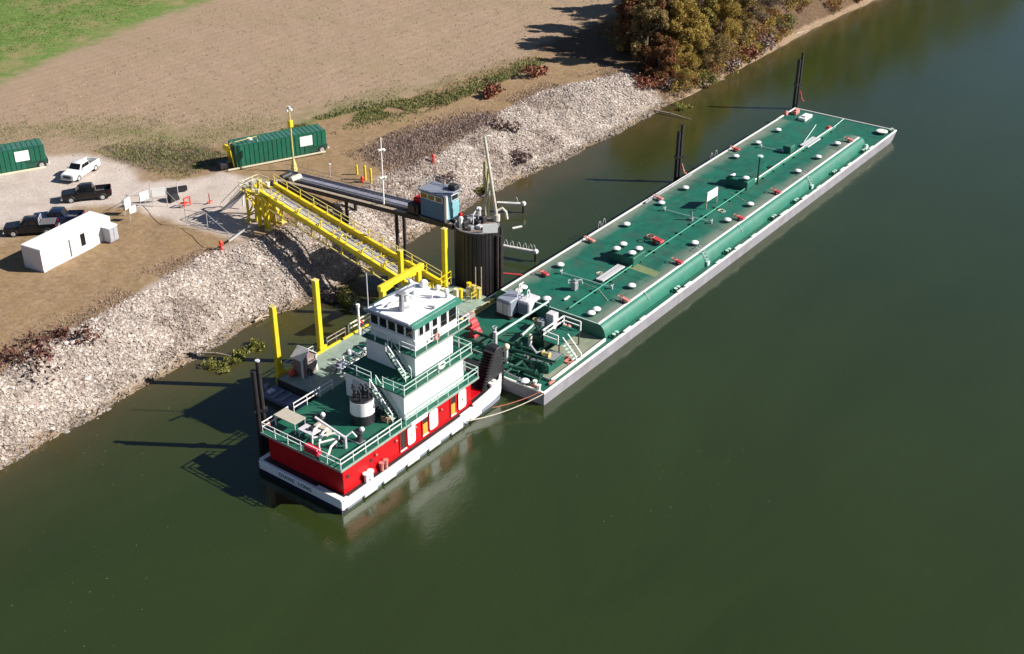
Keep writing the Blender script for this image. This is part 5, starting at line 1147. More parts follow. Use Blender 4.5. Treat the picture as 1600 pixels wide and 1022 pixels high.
xd = 4.1; do = po('door', MB().box(xd, xd+.95, -.05, -.004, .2, 2.2), WHITE_C)
po('door_edge', MB().box(xd-.12, xd, -.12, 0, .2, 2.2), STEEL, do); po('door_handle', MB().box(xd+.12, xd+.2, -.1, -.05, 1.1, 1.25), STEEL, do)
b = P(178, 374, LAND); ac = thing('tool_locker', 'grey white locker cabinet against the far end of the white trailer', 'locker', (b.x, b.y, LAND), rz_)
part('cabinet', MB().box(-1.0, .35, -.5, .7, .05, 1.8), paint('locker_grey', (.33, .33, .37), .5, .08, 3), ac, local=True, bevel=.04); part('cabinet_lid', MB().box(-1.05, .4, -.55, .75, 1.8, 1.88), WHITE_C, ac, local=True)
part('cabinet_door', MB().box(-.95, -.36, -.54, -.5, .2, 1.7), paint('locker_grey', (.33, .33, .37)), ac, local=True); part('cabinet_door', MB().box(-.30, .28, -.54, -.5, .2, 1.7), paint('locker_grey', (.33, .33, .37)), ac, local=True)

# pickup trucks
def pickup(front, rear, m, label, bed='open', rack=False, s=1.0):
    """front, rear = ground points under the two near wheels' axles"""
    front, rear = Vector(front), Vector(rear); d = front-rear; rz = math.atan2(d.y, d.x); c = (front+rear)/2
    t = thing('pickup_truck', label, 'pickup truck', (c.x, c.y, LAND), rz, group='pickup trucks parked on the gravel lot')
    def pl(nm, mb, mm, par=t, **k): return part(nm, mb, mm, par, local=True, **k)
    hw = 1.0
    def ring(x, w, z0, z1, ch=.12): return [(x, -w, z0), (x, -w, z1-ch), (x, -w+ch, z1), (x, w-ch, z1), (x, w, z1-ch), (x, w, z0)]
    body = [(2.9, .86, .5, .95), (2.82, .94, .42, 1.12), (1.35, hw, .42, 1.24), (1.2, hw, .42, 1.26), (-1.05, hw, .42, 1.26)]
    pl('body', MB().loft([ring(*q) for q in body]), m, smooth=True)
    # bed with open box
    for s_ in (-1, 1): pl('bed_side', MB().loft([[(x, s_*hw, .45), (x, s_*hw, 1.28), (x, s_*(hw-.1), 1.32), (x, s_*(hw-.14), .7)] for x in (-1.08, -2.88)]), m)
    pl('bed_floor', MB().box(-2.86, -1.06, -.87, .87, .62, .72), BEDL)
    pl('tailgate', MB().box(-2.95, -2.87, -.98, .98, .55, 1.28), m, bevel=.02)
    if bed == 'cover': pl('bed_cover', MB().box(-2.85, -1.12, -.9, .9, 1.26, 1.34), BEDL, bevel=.02)
    # cab
    cab = [(1.25, .9, 1.2), (.62, .80, 1.84), (.2, .78, 1.90), (-.75, .78, 1.88), (-1.05, .86, 1.24)]
    pl('cab', MB().loft([[(x, -w, 1.1), (x, -w, z-.06), (x, -w+.08, z), (x, w-.08, z), (x, w, z-.06), (x, w, 1.1)] for x, w, z in cab]), m, smooth=True)
    pl('windscreen', MB().add([(1.22, -.80, 1.28), (1.22, .80, 1.28), (.66, .70, 1.84), (.66, -.70, 1.84)], [(0, 1, 2, 3)]), GLASS)
    pl('rear_window', MB().add([(-1.04, -.7, 1.34), (-.80, -.66, 1.82), (-.80, .66, 1.82), (-1.04, .7, 1.34)], [(0, 1, 2, 3)]), GLASS)
    for s_ in (-1, 1):
        pl('side_window', MB().add([(x, s_*(w+.018), z) for x, w, z in ((.95, .87, 1.32), (.55, .815, 1.76), (.12, .80, 1.78), (.08, .86, 1.32))], [(0, 1, 2, 3)]), GLASS)
        pl('side_window', MB().add([(x, s_*(w+.018), z) for x, w, z in ((.0, .86, 1.32), (.02, .80, 1.78), (-.72, .79, 1.76), (-.88, .855, 1.32))], [(0, 1, 2, 3)]), GLASS)
        pl('headlight', MB().box(2.78, 2.9, s_*.72-.16, s_*.72+.16, .82, 1.0), LAMP); pl('tail_light', MB().box(-2.97, -2.9, s_*.9-.08, s_*.9+.08, .85, 1.2), RED)
        pl('mirror', MB().box(.85, 1.0, s_*1.12-.12, s_*1.12+.08, 1.25, 1.45), m)
        for x in (1.85, -1.85):
            w = pl('wheel', MB().tube([(x, s_*(hw-.26), .4), (x, s_*(hw+.01), .4)], .41, 16), TYRE, smooth=True)
            pl('wheel_rim', MB().tube([(x, s_*(hw+.005), .4), (x, s_*(hw+.03), .4)], .25, 12), CHROME, w)
            pl('wheel_arch', MB().tube([(x+.48*math.cos(u), s_*(hw+.0), .42+.48*math.sin(u)) for u in [math.pi*i/8 for i in range(9)]], .05, 5), BLACKH if m is not CARW else WHITE, w)
    pl('grille', MB().box(2.88, 2.93, -.55, .55, .68, .98), DARK); pl('bumper', MB().box(2.85, 3.02, -.95, .95, .42, .62), CHROME, bevel=.04); pl('bumper', MB().box(-3.08, -2.95, -.95, .95, .45, .62), CHROME, bevel=.04)
    pl('chassis', MB().box(-2.7, 2.7, -.7, .7, .25, .5), DARK)
    if rack: pl('headache_rack', MB().bar((-1.15, -.85, 1.3), (-1.15, -.85, 1.95), .07).bar((-1.15, .85, 1.3), (-1.15, .85, 1.95), .07).bar((-1.15, -.85, 1.95), (-1.15, .85, 1.95), .07).bar((-1.15, -.85, 1.6), (-1.15, .85, 1.6), .04), GREYW)
    t.scale = (s, s, s); return t
def near_to_axle(f, r):     # wheels seen are on the side nearest the camera: shift half a track inwards
    d = (r-f).normalized(); n = Vector((-d.y, d.x, 0)); n = n if n.dot(Vector((CX, CY, 0))-f) < 0 else -n
    return f+n*1.0, r+n*1.0
f, r = near_to_axle(P(125, 283, LAND), P(150, 267, LAND)); pickup(f, r, CARW, 'white crew cab pickup parked nearest the green tank at the left edge', s=1.0)
f, r = near_to_axle(P(113, 318, LAND), P(160, 313, LAND)); pickup(f, r, CARB, 'black pickup with open bed parked in the middle of the gravel lot')
f, r = P(30, 372, LAND), P(68, 368, LAND); f, r = P(28, 365, LAND), P(72, 362, LAND); pickup(f, r, CARB, 'black pickup with grey bed cover and rack right behind the white trailer', 'cover', True)
f, r = P(72, 350, LAND), P(112, 349, LAND); pickup(f, r, CARN, 'dark navy pickup parked between two black ones', 'open')

# ------------------------------------------------------------------ lamp posts, bollards, hydrants, fence
p = P(460, 267, LAND); lp = thing('lamp_post', 'pale yellow lamp post with flared base in front of the green tank trailer', 'lamp post', (p.x, p.y, LAND))
H = 8.4
part('post', MB().tube([(p.x, p.y, LAND), (p.x, p.y, LAND+H)], .10, 8), YELLOW2, lp, smooth=True)
part('post_base', MB().lathe((p.x, p.y, LAND), [(.42, 0), (.40, .5), (.15, 1.6)], 8), YELLOW2, lp)
part('lamp_box', MB().box(p.x-.28, p.x+.28, p.y-.28, p.y+.28, LAND+6.0, LAND+6.9), YELLOW, lp, bevel=.05)
o = part('lamp_arm', MB().bar((p.x-.3, p.y+.15, LAND+H-.3), (p.x+.3, p.y-.15, LAND+H-.3), .1), YELLOW2, lp)
for s in (-1, 1): part('floodlight', MB().box(p.x+s*.22-.14, p.x+s*.22+.14, p.y-s*.11-.12, p.y-s*.11+.12, LAND+H-.25, LAND+H+.0), LAMP, o)
part('lamp_head', MB().cyl((p.x, p.y, LAND+H), .22, .35, 8), GREYW, lp)
t_ = .62; p = A0.lerp(A1, t_)+sdb*.5; q = P(600, 322, p.z); p = q
wp = thing('light_pole', 'thin white light pole standing on the dark pipe bridge', 'lamp post', (p.x, p.y, p.z))
h_ = 8.5
part('pole', MB().tube([(p.x, p.y, p.z-.4), (p.x, p.y, p.z+h_)], [.1, .07], 8), WHITE_R, wp, smooth=True)
for z in (3.6, 7.): o = part('pole_lamp', MB().box(p.x-.5, p.x+.15, p.y-.12, p.y+.12, p.z+z, p.z+z+.15), WHITE_R, wp); part('lamp_bulb', MB().ball((p.x+.25, p.y-.15, p.z+z-.05), .2, 8, 6), LAMP, o)
for k, (px, py, hh) in enumerate(((558, 273, 1.2), (571, 281, 1.9), (580, 286, 1.9))):
    p = P(px, py, LAND); zb = float(ground_z(p.x, p.y)); solo('bollard', MB().cyl((p.x, p.y, zb-.2), .15, hh+.2, 8).ball((p.x, p.y, zb+hh), .15, 8, 4), YELLOW, ('shortest yellow bollard, left of three by the pipe bridge', 'yellow bollard in the middle of three by the pipe bridge', 'yellow bollard on the right of three by the pipe bridge')[k], 'bollard', loc=(p.x, p.y, zb), group='yellow bollards by the pipe bridge', smooth=True)
ORR = paint('hydrant_red', (.62, .05, .03), .45, .12, 4)
for px, py, lab in ((346, 391, 'red hydrant on bare dirt at the top of the rocks below the tower'), (677, 254, 'red hydrant standing on the pale rocks above the blue cabin'), (566, 284, 'small dull red hydrant between the yellow bollards')):
    p = G(px, py); zb = p.z; t = thing('hydrant', lab, 'hydrant', (p.x, p.y, zb), group='red hydrants')
    h = .55 if px == 566 else 1.0
    part('barrel', MB().cyl((p.x, p.y, zb), .16, h, 10), ORR, t, smooth=True); part('bonnet', MB().ball((p.x, p.y, zb+h), .22, 8, 6), ORR, t, smooth=True)
    part('nozzle', MB().tube([(p.x-.32, p.y+.1, zb+h*.7), (p.x+.32, p.y-.1, zb+h*.7)], .1, 8), ORR, t); part('flange', MB().cyl((p.x, p.y, zb), .26, .08, 10), ORR, t)
p = P(293, 322, LAND); t = thing('pipe_stand', 'red square pipe stand on the gravel beside the black box', 'pipe stand', (p.x, p.y, LAND))
part('frame', MB().bar((p.x-.45, p.y, LAND), (p.x-.45, p.y, LAND+1.1), .12).bar((p.x+.45, p.y, LAND), (p.x+.45, p.y, LAND+1.1), .12).bar((p.x-.5, p.y, LAND+1.1), (p.x+.5, p.y, LAND+1.1), .12).bar((p.x-.5, p.y, LAND+.4), (p.x+.5, p.y, LAND+.4), .1), ORR, t)
part('pipe_end', MB().tube([(p.x-.8, p.y+.4, LAND+.5), (p.x, p.y, LAND+.5)], .12, 8), ORR, t)
p = P(328, 318, LAND); solo('marker_post', MB().cyl((p.x, p.y, LAND-.2), .07, 1.5, 6).box(p.x-.35, p.x+.35, p.y-.04, p.y+.04, LAND+.2, LAND+.35), ORR, 'thin red marker post on the gravel left of the yellow tower', 'post', loc=(p.x, p.y, LAND))
p = P(516, 277, LAND); solo('vent_pipe', MB().cyl((p.x, p.y, LAND-.2), .05, 1.9, 6).lathe((p.x, p.y, LAND+1.7), [(.08, 0), (.22, .05), (.2, .16), (.03, .2)], 8), GREYW, 'thin vent pipe with white cap beside the pipe bridge', 'vent pipe', loc=(p.x, p.y, LAND))
p = P(489, 259, LAND); 
p = P(440, 262, LAND)
p = P(278, 300, LAND); t = thing('black_trough', 'low black trough lying on the gravel beyond the white fence signs', 'trough', (p.x, p.y, LAND))
part('trough', MB().bar((p.x-1.2, p.y+.6, LAND+.35), (p.x+1.0, p.y-.6, LAND+.35), .5, .5), DARK, t, bevel=.05); part('lid', MB().bar((p.x-1.2, p.y+.6, LAND+.63), (p.x+1.0, p.y-.6, LAND+.63), .54, .06), BLACKH, t)
p = P(271, 313, LAND); t = thing('black_cabinet', 'squat black cabinet on the gravel in front of the black trough', 'cabinet', (p.x, p.y, LAND))
part('cabinet', MB().prism([(p.x-.7, LAND), (p.x+.7, LAND), (p.x+.45, LAND+1.0), (p.x-.45, LAND+1.0)], 'y', p.y-.4, p.y+.4), DARK, t); part('post', MB().cyl((p.x+.6, p.y-.3, LAND), .05, 2.2, 6), GREYW, t)
# chain link fence round the pad with hung signs
GALV = paint('galvanised', (.42, .41, .40), .5, .12, 4)
fp = [P(*q, LAND) for q in ((194, 336), (227, 318), (236, 306), (240, 322), (262, 322), (292, 352), (325, 358), (359, 388))]
fc = thing('chain_link_fence', 'thin galvanised fence posts and rails around the gravel pad', 'fence', tuple(fp[0]))
for q in fp: part('fence_post', MB().cyl((q.x, q.y, LAND-.2), .05, 2.3, 6), GALV, fc)
for a, b in ((0, 1), (1, 2), (4, 5), (5, 6), (6, 7)): part('fence_rail', MB().bar(fp[a]+K*2.0, fp[b]+K*2.0, .05), GALV, fc)
q = P(392, 358, LAND); part('fence_gate', MB().bar(fp[7]+K*.9, q+K*.5, .16).bar(q, q+K*.6, .1), GALV, fc)
for (px, py, w, h, lab) in ((199, 318, 1.0, 1.3, 'tall narrow white sign nearest the white trailer'), (207, 327, .9, .9, 'small white sign hung lowest beside the tall narrow one'), (225, 306, 1.2, 1.1, 'square white sign in the middle of the fence'), (247, 300, 1.8, 1.1, 'wide white sign nearest the black trough')):
    p = P(px, py, LAND+1.4); a = R({199: -80, 207: -95, 225: -95, 247: -130}[px]); n_ = Vector((math.cos(a), math.sin(a), 0)); e = Vector((-n_.y, n_.x, 0))
    t = thing('white_sign', lab, 'sign', (p.x, p.y, p.z), group='white signs on the fence')
    part('board', MB().bar(p-e*w/2, p+e*w/2, .05, h), WHITE_C, t); part('sign_post', MB().bar(p-n_*.06-e*w/2, p-n_*.06-e*w/2-K*(1.4+h/2-.6 if h > 1 else 1.3), .05).bar(p-n_*.06-e*w/2-K*(h/2), p-n_*.06-e*w/2+K*(h/2), .05), GALV, t)

# ------------------------------------------------------------------ riprap stones, weeds, clods
def scatter_mesh(name, base_v, base_f, pos, scale, rot, mat, tilt=.6, **props):
    n = len(pos); V = np.asarray(base_v, np.float32); F = np.asarray(base_f, np.int32); m = len(V)
    ca, sa = np.cos(rot), np.sin(rot); tx = (RNG.random(n)-.5)*2*tilt; ct, st = np.cos(tx), np.sin(tx)
    out = np.empty((n, m, 3), np.float32); sc = scale if scale.ndim == 2 else np.repeat(scale[:, None], 3, 1)
    x, y, z = (V[None, :, i]*sc[:, None, i] for i in range(3))
    y, z = y*ct[:, None]-z*st[:, None], y*st[:, None]+z*ct[:, None]
    out[:, :, 0] = x*ca[:, None]-y*sa[:, None]; out[:, :, 1] = x*sa[:, None]+y*ca[:, None]; out[:, :, 2] = z
    out += pos[:, None, :]
    FF = (F[None]+(np.arange(n)*m)[:, None, None]).reshape(-1, F.shape[1])
    return out.reshape(-1, 3), FF
def stuff(name, VF, mat, label=None, smooth=False, **props):
    V = np.concatenate([a for a, b in VF]); o = 0; Fs = []
    for a, b in VF: Fs.append(b+o); o += len(a)
    me = bpy.data.meshes.new(name); fast_mesh(me, V, np.concatenate(Fs)); me.materials.append(mat)
    ob_ = obj(name, me, kind='stuff')
    if label: ob_['label'] = label
    return ob_
t_ = (1+5**.5)/2
ico_v = np.array([(-1, t_, 0), (1, t_, 0), (-1, -t_, 0), (1, -t_, 0), (0, -1, t_), (0, 1, t_), (0, -1, -t_), (0, 1, -t_), (t_, 0, -1), (t_, 0, 1), (-t_, 0, -1), (-t_, 0, 1)], float)/1.9
ico_f = np.array([(0, 11, 5), (0, 5, 1), (0, 1, 7), (0, 7, 10), (0, 10, 11), (1, 5, 9), (5, 11, 4), (11, 10, 2), (10, 7, 6), (7, 1, 8), (3, 9, 4), (3, 4, 2), (3, 2, 6), (3, 6, 8), (3, 8, 9), (4, 9, 5), (2, 4, 11), (6, 2, 10), (8, 6, 7), (9, 8, 1)])
def island_mat(name, cols, rough=.9, trans=0., wet=False):
    m = bpy.data.materials.new(name); m.use_nodes = True; n = m.node_tree; L = n.links; b = n.nodes['Principled BSDF']
    geo = n.nodes.new('ShaderNodeNewGeometry'); r = n.nodes.new('ShaderNodeValToRGB'); e = r.color_ramp.elements
    while len(e) < len(cols): e.new(.5)
    for k, c in enumerate(cols): e[k].position = k/(len(cols)-1); e[k].color = (*c, 1)
    L.new(geo.outputs['Random Per Island'], r.inputs[0])
    no = n.nodes.new('ShaderNodeTexNoise'); no.inputs['Scale'].default_value = .35; no.inputs['Detail'].default_value = 5; L.new(geo.outputs['Position'], no.inputs['Vector'])
    hs = n.nodes.new('ShaderNodeHueSaturation'); mr = n.nodes.new('ShaderNodeMapRange'); mr.inputs['From Min'].default_value = .3; mr.inputs['From Max'].default_value = .7; mr.inputs['To Min'].default_value = .72; mr.inputs['To Max'].default_value = 1.2
    L.new(no.outputs['Fac'], mr.inputs['Value']); L.new(mr.outputs[0], hs.inputs['Value']); L.new(r.outputs[0], hs.inputs['Color'])
    if wet:
        sp = n.nodes.new('ShaderNodeSeparateXYZ'); L.new(geo.outputs['Position'], sp.inputs[0]); mw = n.nodes.new('ShaderNodeMapRange'); mw.inputs['From Min'].default_value = .1; mw.inputs['From Max'].default_value = .75; mw.inputs['To Min'].default_value = .55; L.new(sp.outputs[2], mw.inputs['Value'])
        h2 = n.nodes.new('ShaderNodeHueSaturation'); L.new(mw.outputs[0], h2.inputs['Value']); L.new(hs.outputs[0], h2.inputs['Color']); hs = h2
    L.new(hs.outputs[0], b.inputs['Base Color']); b.inputs['Roughness'].default_value = rough; b.inputs['Specular IOR Level'].default_value = .2
    if trans:
        tr = n.nodes.new('ShaderNodeBsdfTranslucent'); mx = n.nodes.new('ShaderNodeMixShader'); mx.inputs[0].default_value = trans
        L.new(hs.outputs[0], tr.inputs[0]); L.new(b.outputs[0], mx.inputs[1]); L.new(tr.outputs[0], mx.inputs[2]); L.new(mx.outputs[0], n.nodes['Material Output'].inputs[0])
    return m
STONE = island_mat('riprap_stone', [(.25, .20, .165), (.34, .28, .24), (.42, .355, .315), (.47, .41, .37), (.52, .46, .42), (.60, .55, .51)], wet=True)
def along(x, y):     # thinner riprap where weeds and dirt cover it
    return (polydist(Z_BRUSH, x, y) < 0) & ~((hashn(x, y, 5.5) > .60) & (hashn(x+50, y, 2.2) > .3) & (RNG.random(len(x)) > .25)) & (RNG.random(len(x)) < 1.25-((y-wl(x))/(tp(x)-wl(x)))**3*.75)
def rocks(n, smin, smax, x0, x1):
    x = RNG.uniform(x0, x1, n); w, t = wl(x), tp(x)
    y = w-.6+(t-w+1.1)*RNG.random(n); k = along(x, y) & (y < t+.4+(hashn(x, y*0, 3)-.5)*2)
    x, y = x[k], y[k]; s = smin+(smax-smin)*RNG.random(len(x))**2.2
    z = ground_z(x, y)+s*.12
    return np.stack([x, y, z], 1), s
VF = []
for k in range(8):
    base = ico_v*(1+(RNG.random((12, 1))-.5)*.9)*np.array([1.15, .8, .42])+(RNG.random((12, 3))-.5)*.25
    pos, s = rocks(9500, .06, .23, -50, 83)
    VF.append(scatter_mesh('', base, ico_f, pos, s, RNG.random(len(s))*6.28, None, .6))
for k in range(3):
    base = ico_v*(1+(RNG.random((12, 1))-.5)*.7)*np.array([1.1, .8, .5])+(RNG.random((12, 3))-.5)*.2
    pos, s = rocks(160, .22, .42, -50, 83); VF.append(scatter_mesh('', base, ico_f, pos, s, RNG.random(len(s))*6.28, None, .5))
stuff('riprap_stones', VF, STONE, 'pale broken riprap stones covering the bank slope')
# strands of driftwood and dark twigs at the waterline
n = 1500; x = RNG.uniform(-45, 100, n); y = wl(x)+RNG.normal(.35, .35, n); z = ground_z(x, y)+.06
tw_v = np.array([(-.5, -.03, 0), (.5, -.03, 0), (.5, .03, 0), (-.5, .03, 0), (-.5, 0, .06), (.5, 0, .06)]); tw_f = np.array([(0, 1, 5), (0, 5, 4), (2, 3, 4), (2, 4, 5), (0, 4, 3), (1, 2, 5)])
stuff('driftwood_litter', [scatter_mesh('', tw_v, tw_f, np.stack([x, y, z], 1), RNG.uniform(.3, 1.4, n), RNG.normal(.1, .7, n), None, .2)], island_mat('litter', [(.08, .06, .045), (.22, .17, .12), (.40, .33, .26)]), 'small driftwood sticks along the waterline')

n = 1500; x = RNG.uniform(-60, 160, n); y = 33.5-58*RNG.random(n)**1.8; k = hashn(x, y, 9) > .45; x, y = x[k], y[k]
fl_v = np.array([(-.5, -.3, 0), (.5, -.3, 0), (.5, .3, 0), (-.5, .3, 0)]); stuff('floating_leaves', [scatter_mesh('', fl_v, np.array([(0, 1, 2, 3)]), np.stack([x, y, np.full(len(x), .012)], 1), RNG.uniform(.05, .14, len(x)), RNG.random(len(x))*6.28, None, .0)], island_mat('floating_leaf', [(.07, .06, .025), (.13, .12, .05), (.18, .16, .09)]), 'fallen leaves and flecks floating on the river')
# blades and leaves
def blades(n, xy, h, w, mat, name, label, spread=.5):
    """tufts: each blade one leaning triangle pair"""
    x, y = xy; n = len(x); z = ground_z(x, y); a = RNG.random(n)*6.28; hh = h*(.5+RNG.random(n)); ln = RNG.random(n)*spread*hh; b = RNG.random(n)*6.28
    dx, dy = np.cos(a)*w, np.sin(a)*w; tx, ty = np.cos(b)*ln, np.sin(b)*ln
    V = np.empty((n, 3, 3), np.float32)
    V[:, 0] = np.stack([x-dx, y-dy, z-.03], 1); V[:, 1] = np.stack([x+dx, y+dy, z-.03], 1); V[:, 2] = np.stack([x+tx, y+ty, z+hh], 1)
    return stuff(name, [(V.reshape(-1, 3), np.arange(n*3).reshape(-1, 3))], mat, label)
def sample(poly, n, pad=0.):
    P_ = np.array(poly); x = RNG.uniform(P_[:, 0].min(), P_[:, 0].max(), n*4); y = RNG.uniform(P_[:, 1].min(), P_[:, 1].max(), n*4)
    d = polydist(poly, x, y); k = d > RNG.normal(0, pad, n*4) if pad else d > 0; return x[k][:n], y[k][:n]
M_GRASS = island_mat('green_grass', [(.07, .10, .025), (.11, .18, .04), (.16, .24, .06), (.28, .28, .11)], trans=.35)
M_WEED = island_mat('weed_green', [(.10, .085, .04), (.11, .155, .04), (.18, .22, .065), (.32, .29, .14)], trans=.2)
M_DRY = island_mat('dry_brush', [(.15, .10, .09), (.24, .17, .15), (.31, .235, .205), (.40, .32, .28)])
M_STRAW = island_mat('straw', [(.24, .17, .11), (.36, .27, .18), (.47, .37, .25)])
x, y = sample(Z_STRIP, 7000, 1.6); k = hashn(x, y, 3.5) > .25; x, y = x[k], y[k]; blades(0, (x, y), .30, .1, M_WEED, 'tall_weeds', 'rank green weeds along the edge of the field')
vis = WP([(-60, 200), (-60, 95), (60, 78), (180, 32), (300, -30), (-60, -40)]); x, y = sample(vis, 9000, 1.5); blades(0, (x, y), .12, .14, M_GRASS, 'green_crop', 'short green crop growing in the far corner field')
x, y = sample(Z_BRUSH, 6500, 1.8); blades(0, (x, y), .26, .07, M_DRY, 'dry_brush', 'brown dry brush on top of the rocky bank')
x, y = sample(Z_DARKB, 3500, 3.0); blades(0, (x, y), .25, .07, M_WEED, 'dead_weeds', 'dead brown weeds at the lot edge')
x, y = sample(Z_OLIVE, 16000, 3.); k = hashn(x, y, 6) > .4; x, y = x[k], y[k]; blades(0, (x, y), .15, .06, M_WEED, 'field_margin_grass', 'thin olive grass on the field margin')
fz = WP([(-60, 230), (0, 175), (330, 10), (520, -40), (1010, -10), (980, 40), (820, 85), (560, 140), (330, 205), (120, 215)]); x, y = sample(fz, 6000, 1.)
blades(0, (x, y), .16, .09, M_STRAW, 'field_stubble', 'pale straw stubble on the bare field', 2.5)
x, y = sample(fz, 900, 1.); z = ground_z(x, y); s = .05+.16*RNG.random(len(x))**3
stuff('soil_clods', [scatter_mesh('', ico_v*np.array([1, .8, .5]), ico_f, np.stack([x, y, z], 1), s, RNG.random(len(x))*6.28, None)], island_mat('clod', [(.12, .08, .055), (.2, .13, .09), (.25, .18, .13)]), 'small dark clods on the bare field')
n = 16000; x = RNG.uniform(-48, 82, n); y = tp(x)+RNG.normal(.9, 1.3, n); k = (polydist(Z_GRAVEL, x, y) < 0) & (hashn(x, y, 4) > .42); blades(0, (x[k], y[k]), .18, .06, M_DRY, 'bank_top_weeds', 'brown weeds along the top of the riprap')
n = 22000; x = RNG.uniform(-48, 74, n); w, t = wl(x), tp(x); y = w+1+(t-w-1)*RNG.random(n); k = (hashn(x, y, 5.5) > .6) & (hashn(x+50, y, 2.2) > .33); blades(0, (x[k], y[k]), .42, .05, M_DRY, 'riprap_weeds', 'brown dead weeds growing between the rocks')

# ------------------------------------------------------------------ bushes and trees
def leaf_cloud(clumps, per, size, flat=.5):
    """clumps: (x, y, z, r); leaf quads spread over each clump's volume, denser outside"""
    Vs = []
    for cx_, cy_, cz_, r in clumps:
        d = RNG.normal(size=(per, 3)); d /= np.linalg.norm(d, axis=1)[:, None]; rr = r*(RNG.random(per)**.45)[:, None]
        c = np.array([cx_, cy_, cz_])+d*rr*np.array([1, 1, .8])
        u = RNG.normal(size=(per, 3)); u /= np.linalg.norm(u, axis=1)[:, None]; v = np.cross(u, RNG.normal(size=(per, 3))); v /= np.linalg.norm(v, axis=1)[:, None]
        s = size*(.4+1.5*RNG.random(per)**2.2)[:, None]
        Vs.append(np.stack([c-u*s, c-v*s*flat, c+u*s, c+v*s*flat], 1))
    V = np.concatenate(Vs).reshape(-1, 3); return V.astype(np.float32), np.arange(len(V)).reshape(-1, 4)
def mesh_of(name, V, F, mat):
    me = bpy.data.meshes.new(name); fast_mesh(me, V, F); me.materials.append(mat); return me
def bush(name, label, cat, p, r, h, mat, per=90, nc=9, size=.2, group=None):
    t = thing(name, label, cat, tuple(p), group=group)
    cl = [(RNG.normal(0, r*.42), RNG.normal(0, r*.42), h*(.25+.55*RNG.random()), r*(.3+.25*RNG.random())) for _ in range(nc)]
    V, F = leaf_cloud(cl, per, size); obj('foliage', mesh_of('foliage', V, F, mat), t)
    mb = MB()
    for c in cl: mb.tube([(0, 0, -.2), (c[0]*.6, c[1]*.6, c[2]*.6), c[:3]], [.05, .035, .015], 5)
    part('stems', mb, BARK, t, local=True, kind='stuff'); return t
M_REDD = island_mat('dark_red_weed', [(.05, .02, .018), (.10, .04, .032), (.15, .065, .05), (.19, .11, .08)])
M_RED = island_mat('red_brush', [(.10, .03, .02), (.19, .06, .04), (.26, .10, .06), (.30, .17, .10)])
M_OLIVE = island_mat('olive_leaf', [(.10, .10, .03), (.17, .17, .05), (.26, .24, .09), (.33, .27, .12)], trans=.25)
for px, py, r, h, m, nm, lab in ((765, 150, 2.2, 1.4, M_RED, 'bush', 'rusty red bush at the field edge above the pale rocks'), (838, 118, 2.4, 1.7, M_RED, 'bush', 'rusty red bush just left of the tree shadow'), (815, 252, 2.0, 1.5, M_DRY, 'bush', 'brown bush on the rocks above the upper mooring arm'),
        (762, 300, 1.6, 1.2, M_OLIVE, 'bush', 'olive bush on the rocks behind the loading boom'), (695, 285, 1.5, 1.0, M_DRY, 'bush', 'brown bush on the rocks behind the blue cabin'),
        (35, 562, 3.6, .35, M_REDD, 'bush', 'dark red weed patch on the bank top in the left corner'), (100, 530, 2.6, .3, M_REDD, 'bush', 'smaller dark red weed clump right of the left corner patch'),
        (790, 200, 2.6, .9, M_DRY, 'bush', 'low brown bush at the upper edge of the pale rocks'), (520, 470, 1.8, .4, M_DRY, 'bush', 'low brown weeds behind the tallest yellow pile')):
    p = G(px, py); p.z = max(0, p.z); bush(nm, lab, 'bush', p, r, h, m, group='bushes on the bank')
for px, py, r, h, lab in ((545, 470, 1.5, 1.3, 'bright green shrub at the waterline behind the dock barge'), (400, 543, 1.3, .5, 'yellow green water weeds next to the shed pile'), (345, 572, 1.5, .35, 'sparse yellow green water weeds nearest the left bank'), (372, 560, 1.0, .3, 'thin strip of water weeds between two thicker patches'), (1066, 167, 1.6, .4, 'small bright green weed patch in the water below the trees')):
    p = P(px, py, .1); p.z = max(.0, float(ground_z(p.x, p.y))); bush('water_plant', lab, 'plant', p, r, h, island_mat('waterweed', [(.14, .15, .03), (.24, .25, .06), (.36, .34, .11)], trans=.4), 60, 8, .16, group='green plants at the waterline')
def log(a, b, r, lab):
    a, b = Vector(a), Vector(b); m = a.lerp(b, .5)+Vector((0, .3, .15)); o = thing('driftwood_log', lab, 'log', tuple(a), group='driftwood logs')
    part('log', MB().tube([a, m, b], [r, r*.85, r*.4], 7), WOOD, o, smooth=True); part('branch_stub', MB().tube([m, m+Vector((.3, -.5, .5))], [r*.5, r*.2], 5), WOOD, o)
log(P(1020, 172, .3), P(1080, 187, .05), .14, 'bleached driftwood log jutting into the water below the trees')
log(P(398, 502, .3), P(428, 492, .2), .14, 'straight pale log at the waterline left of the yellow piles')
log(P(308, 551, .15), P(372, 558, .0), .08, 'dark half sunken log beside the water weeds')
log(P(1222, 62, .3), P(1262, 48, .3), .2, 'pale driftwood log on the far shore beneath the trees')
def limbs(mb, a, b, r, depth, tips):
    n = 4; pts = [a.lerp(b, i/n)+Vector((random.gauss(0, .12), random.gauss(0, .12), 0))*(b-a).length*.25*(i/n) for i in range(n+1)]
    mb.tube(pts, [r*(1-.5*i/n) for i in range(n+1)], 6 if depth else 5); tips.append(pts[-1])
    if depth == 0: return
    for k in range(4 if depth > 1 else 3):
        o = pts[random.randint(2, n)]; d = Vector((random.gauss(0, 1), random.gauss(0, 1), random.uniform(.35, 1.2))).normalized()
        limbs(mb, o, o+d*(b-a).length*random.uniform(.45, .62), r*.45, depth-1, tips)
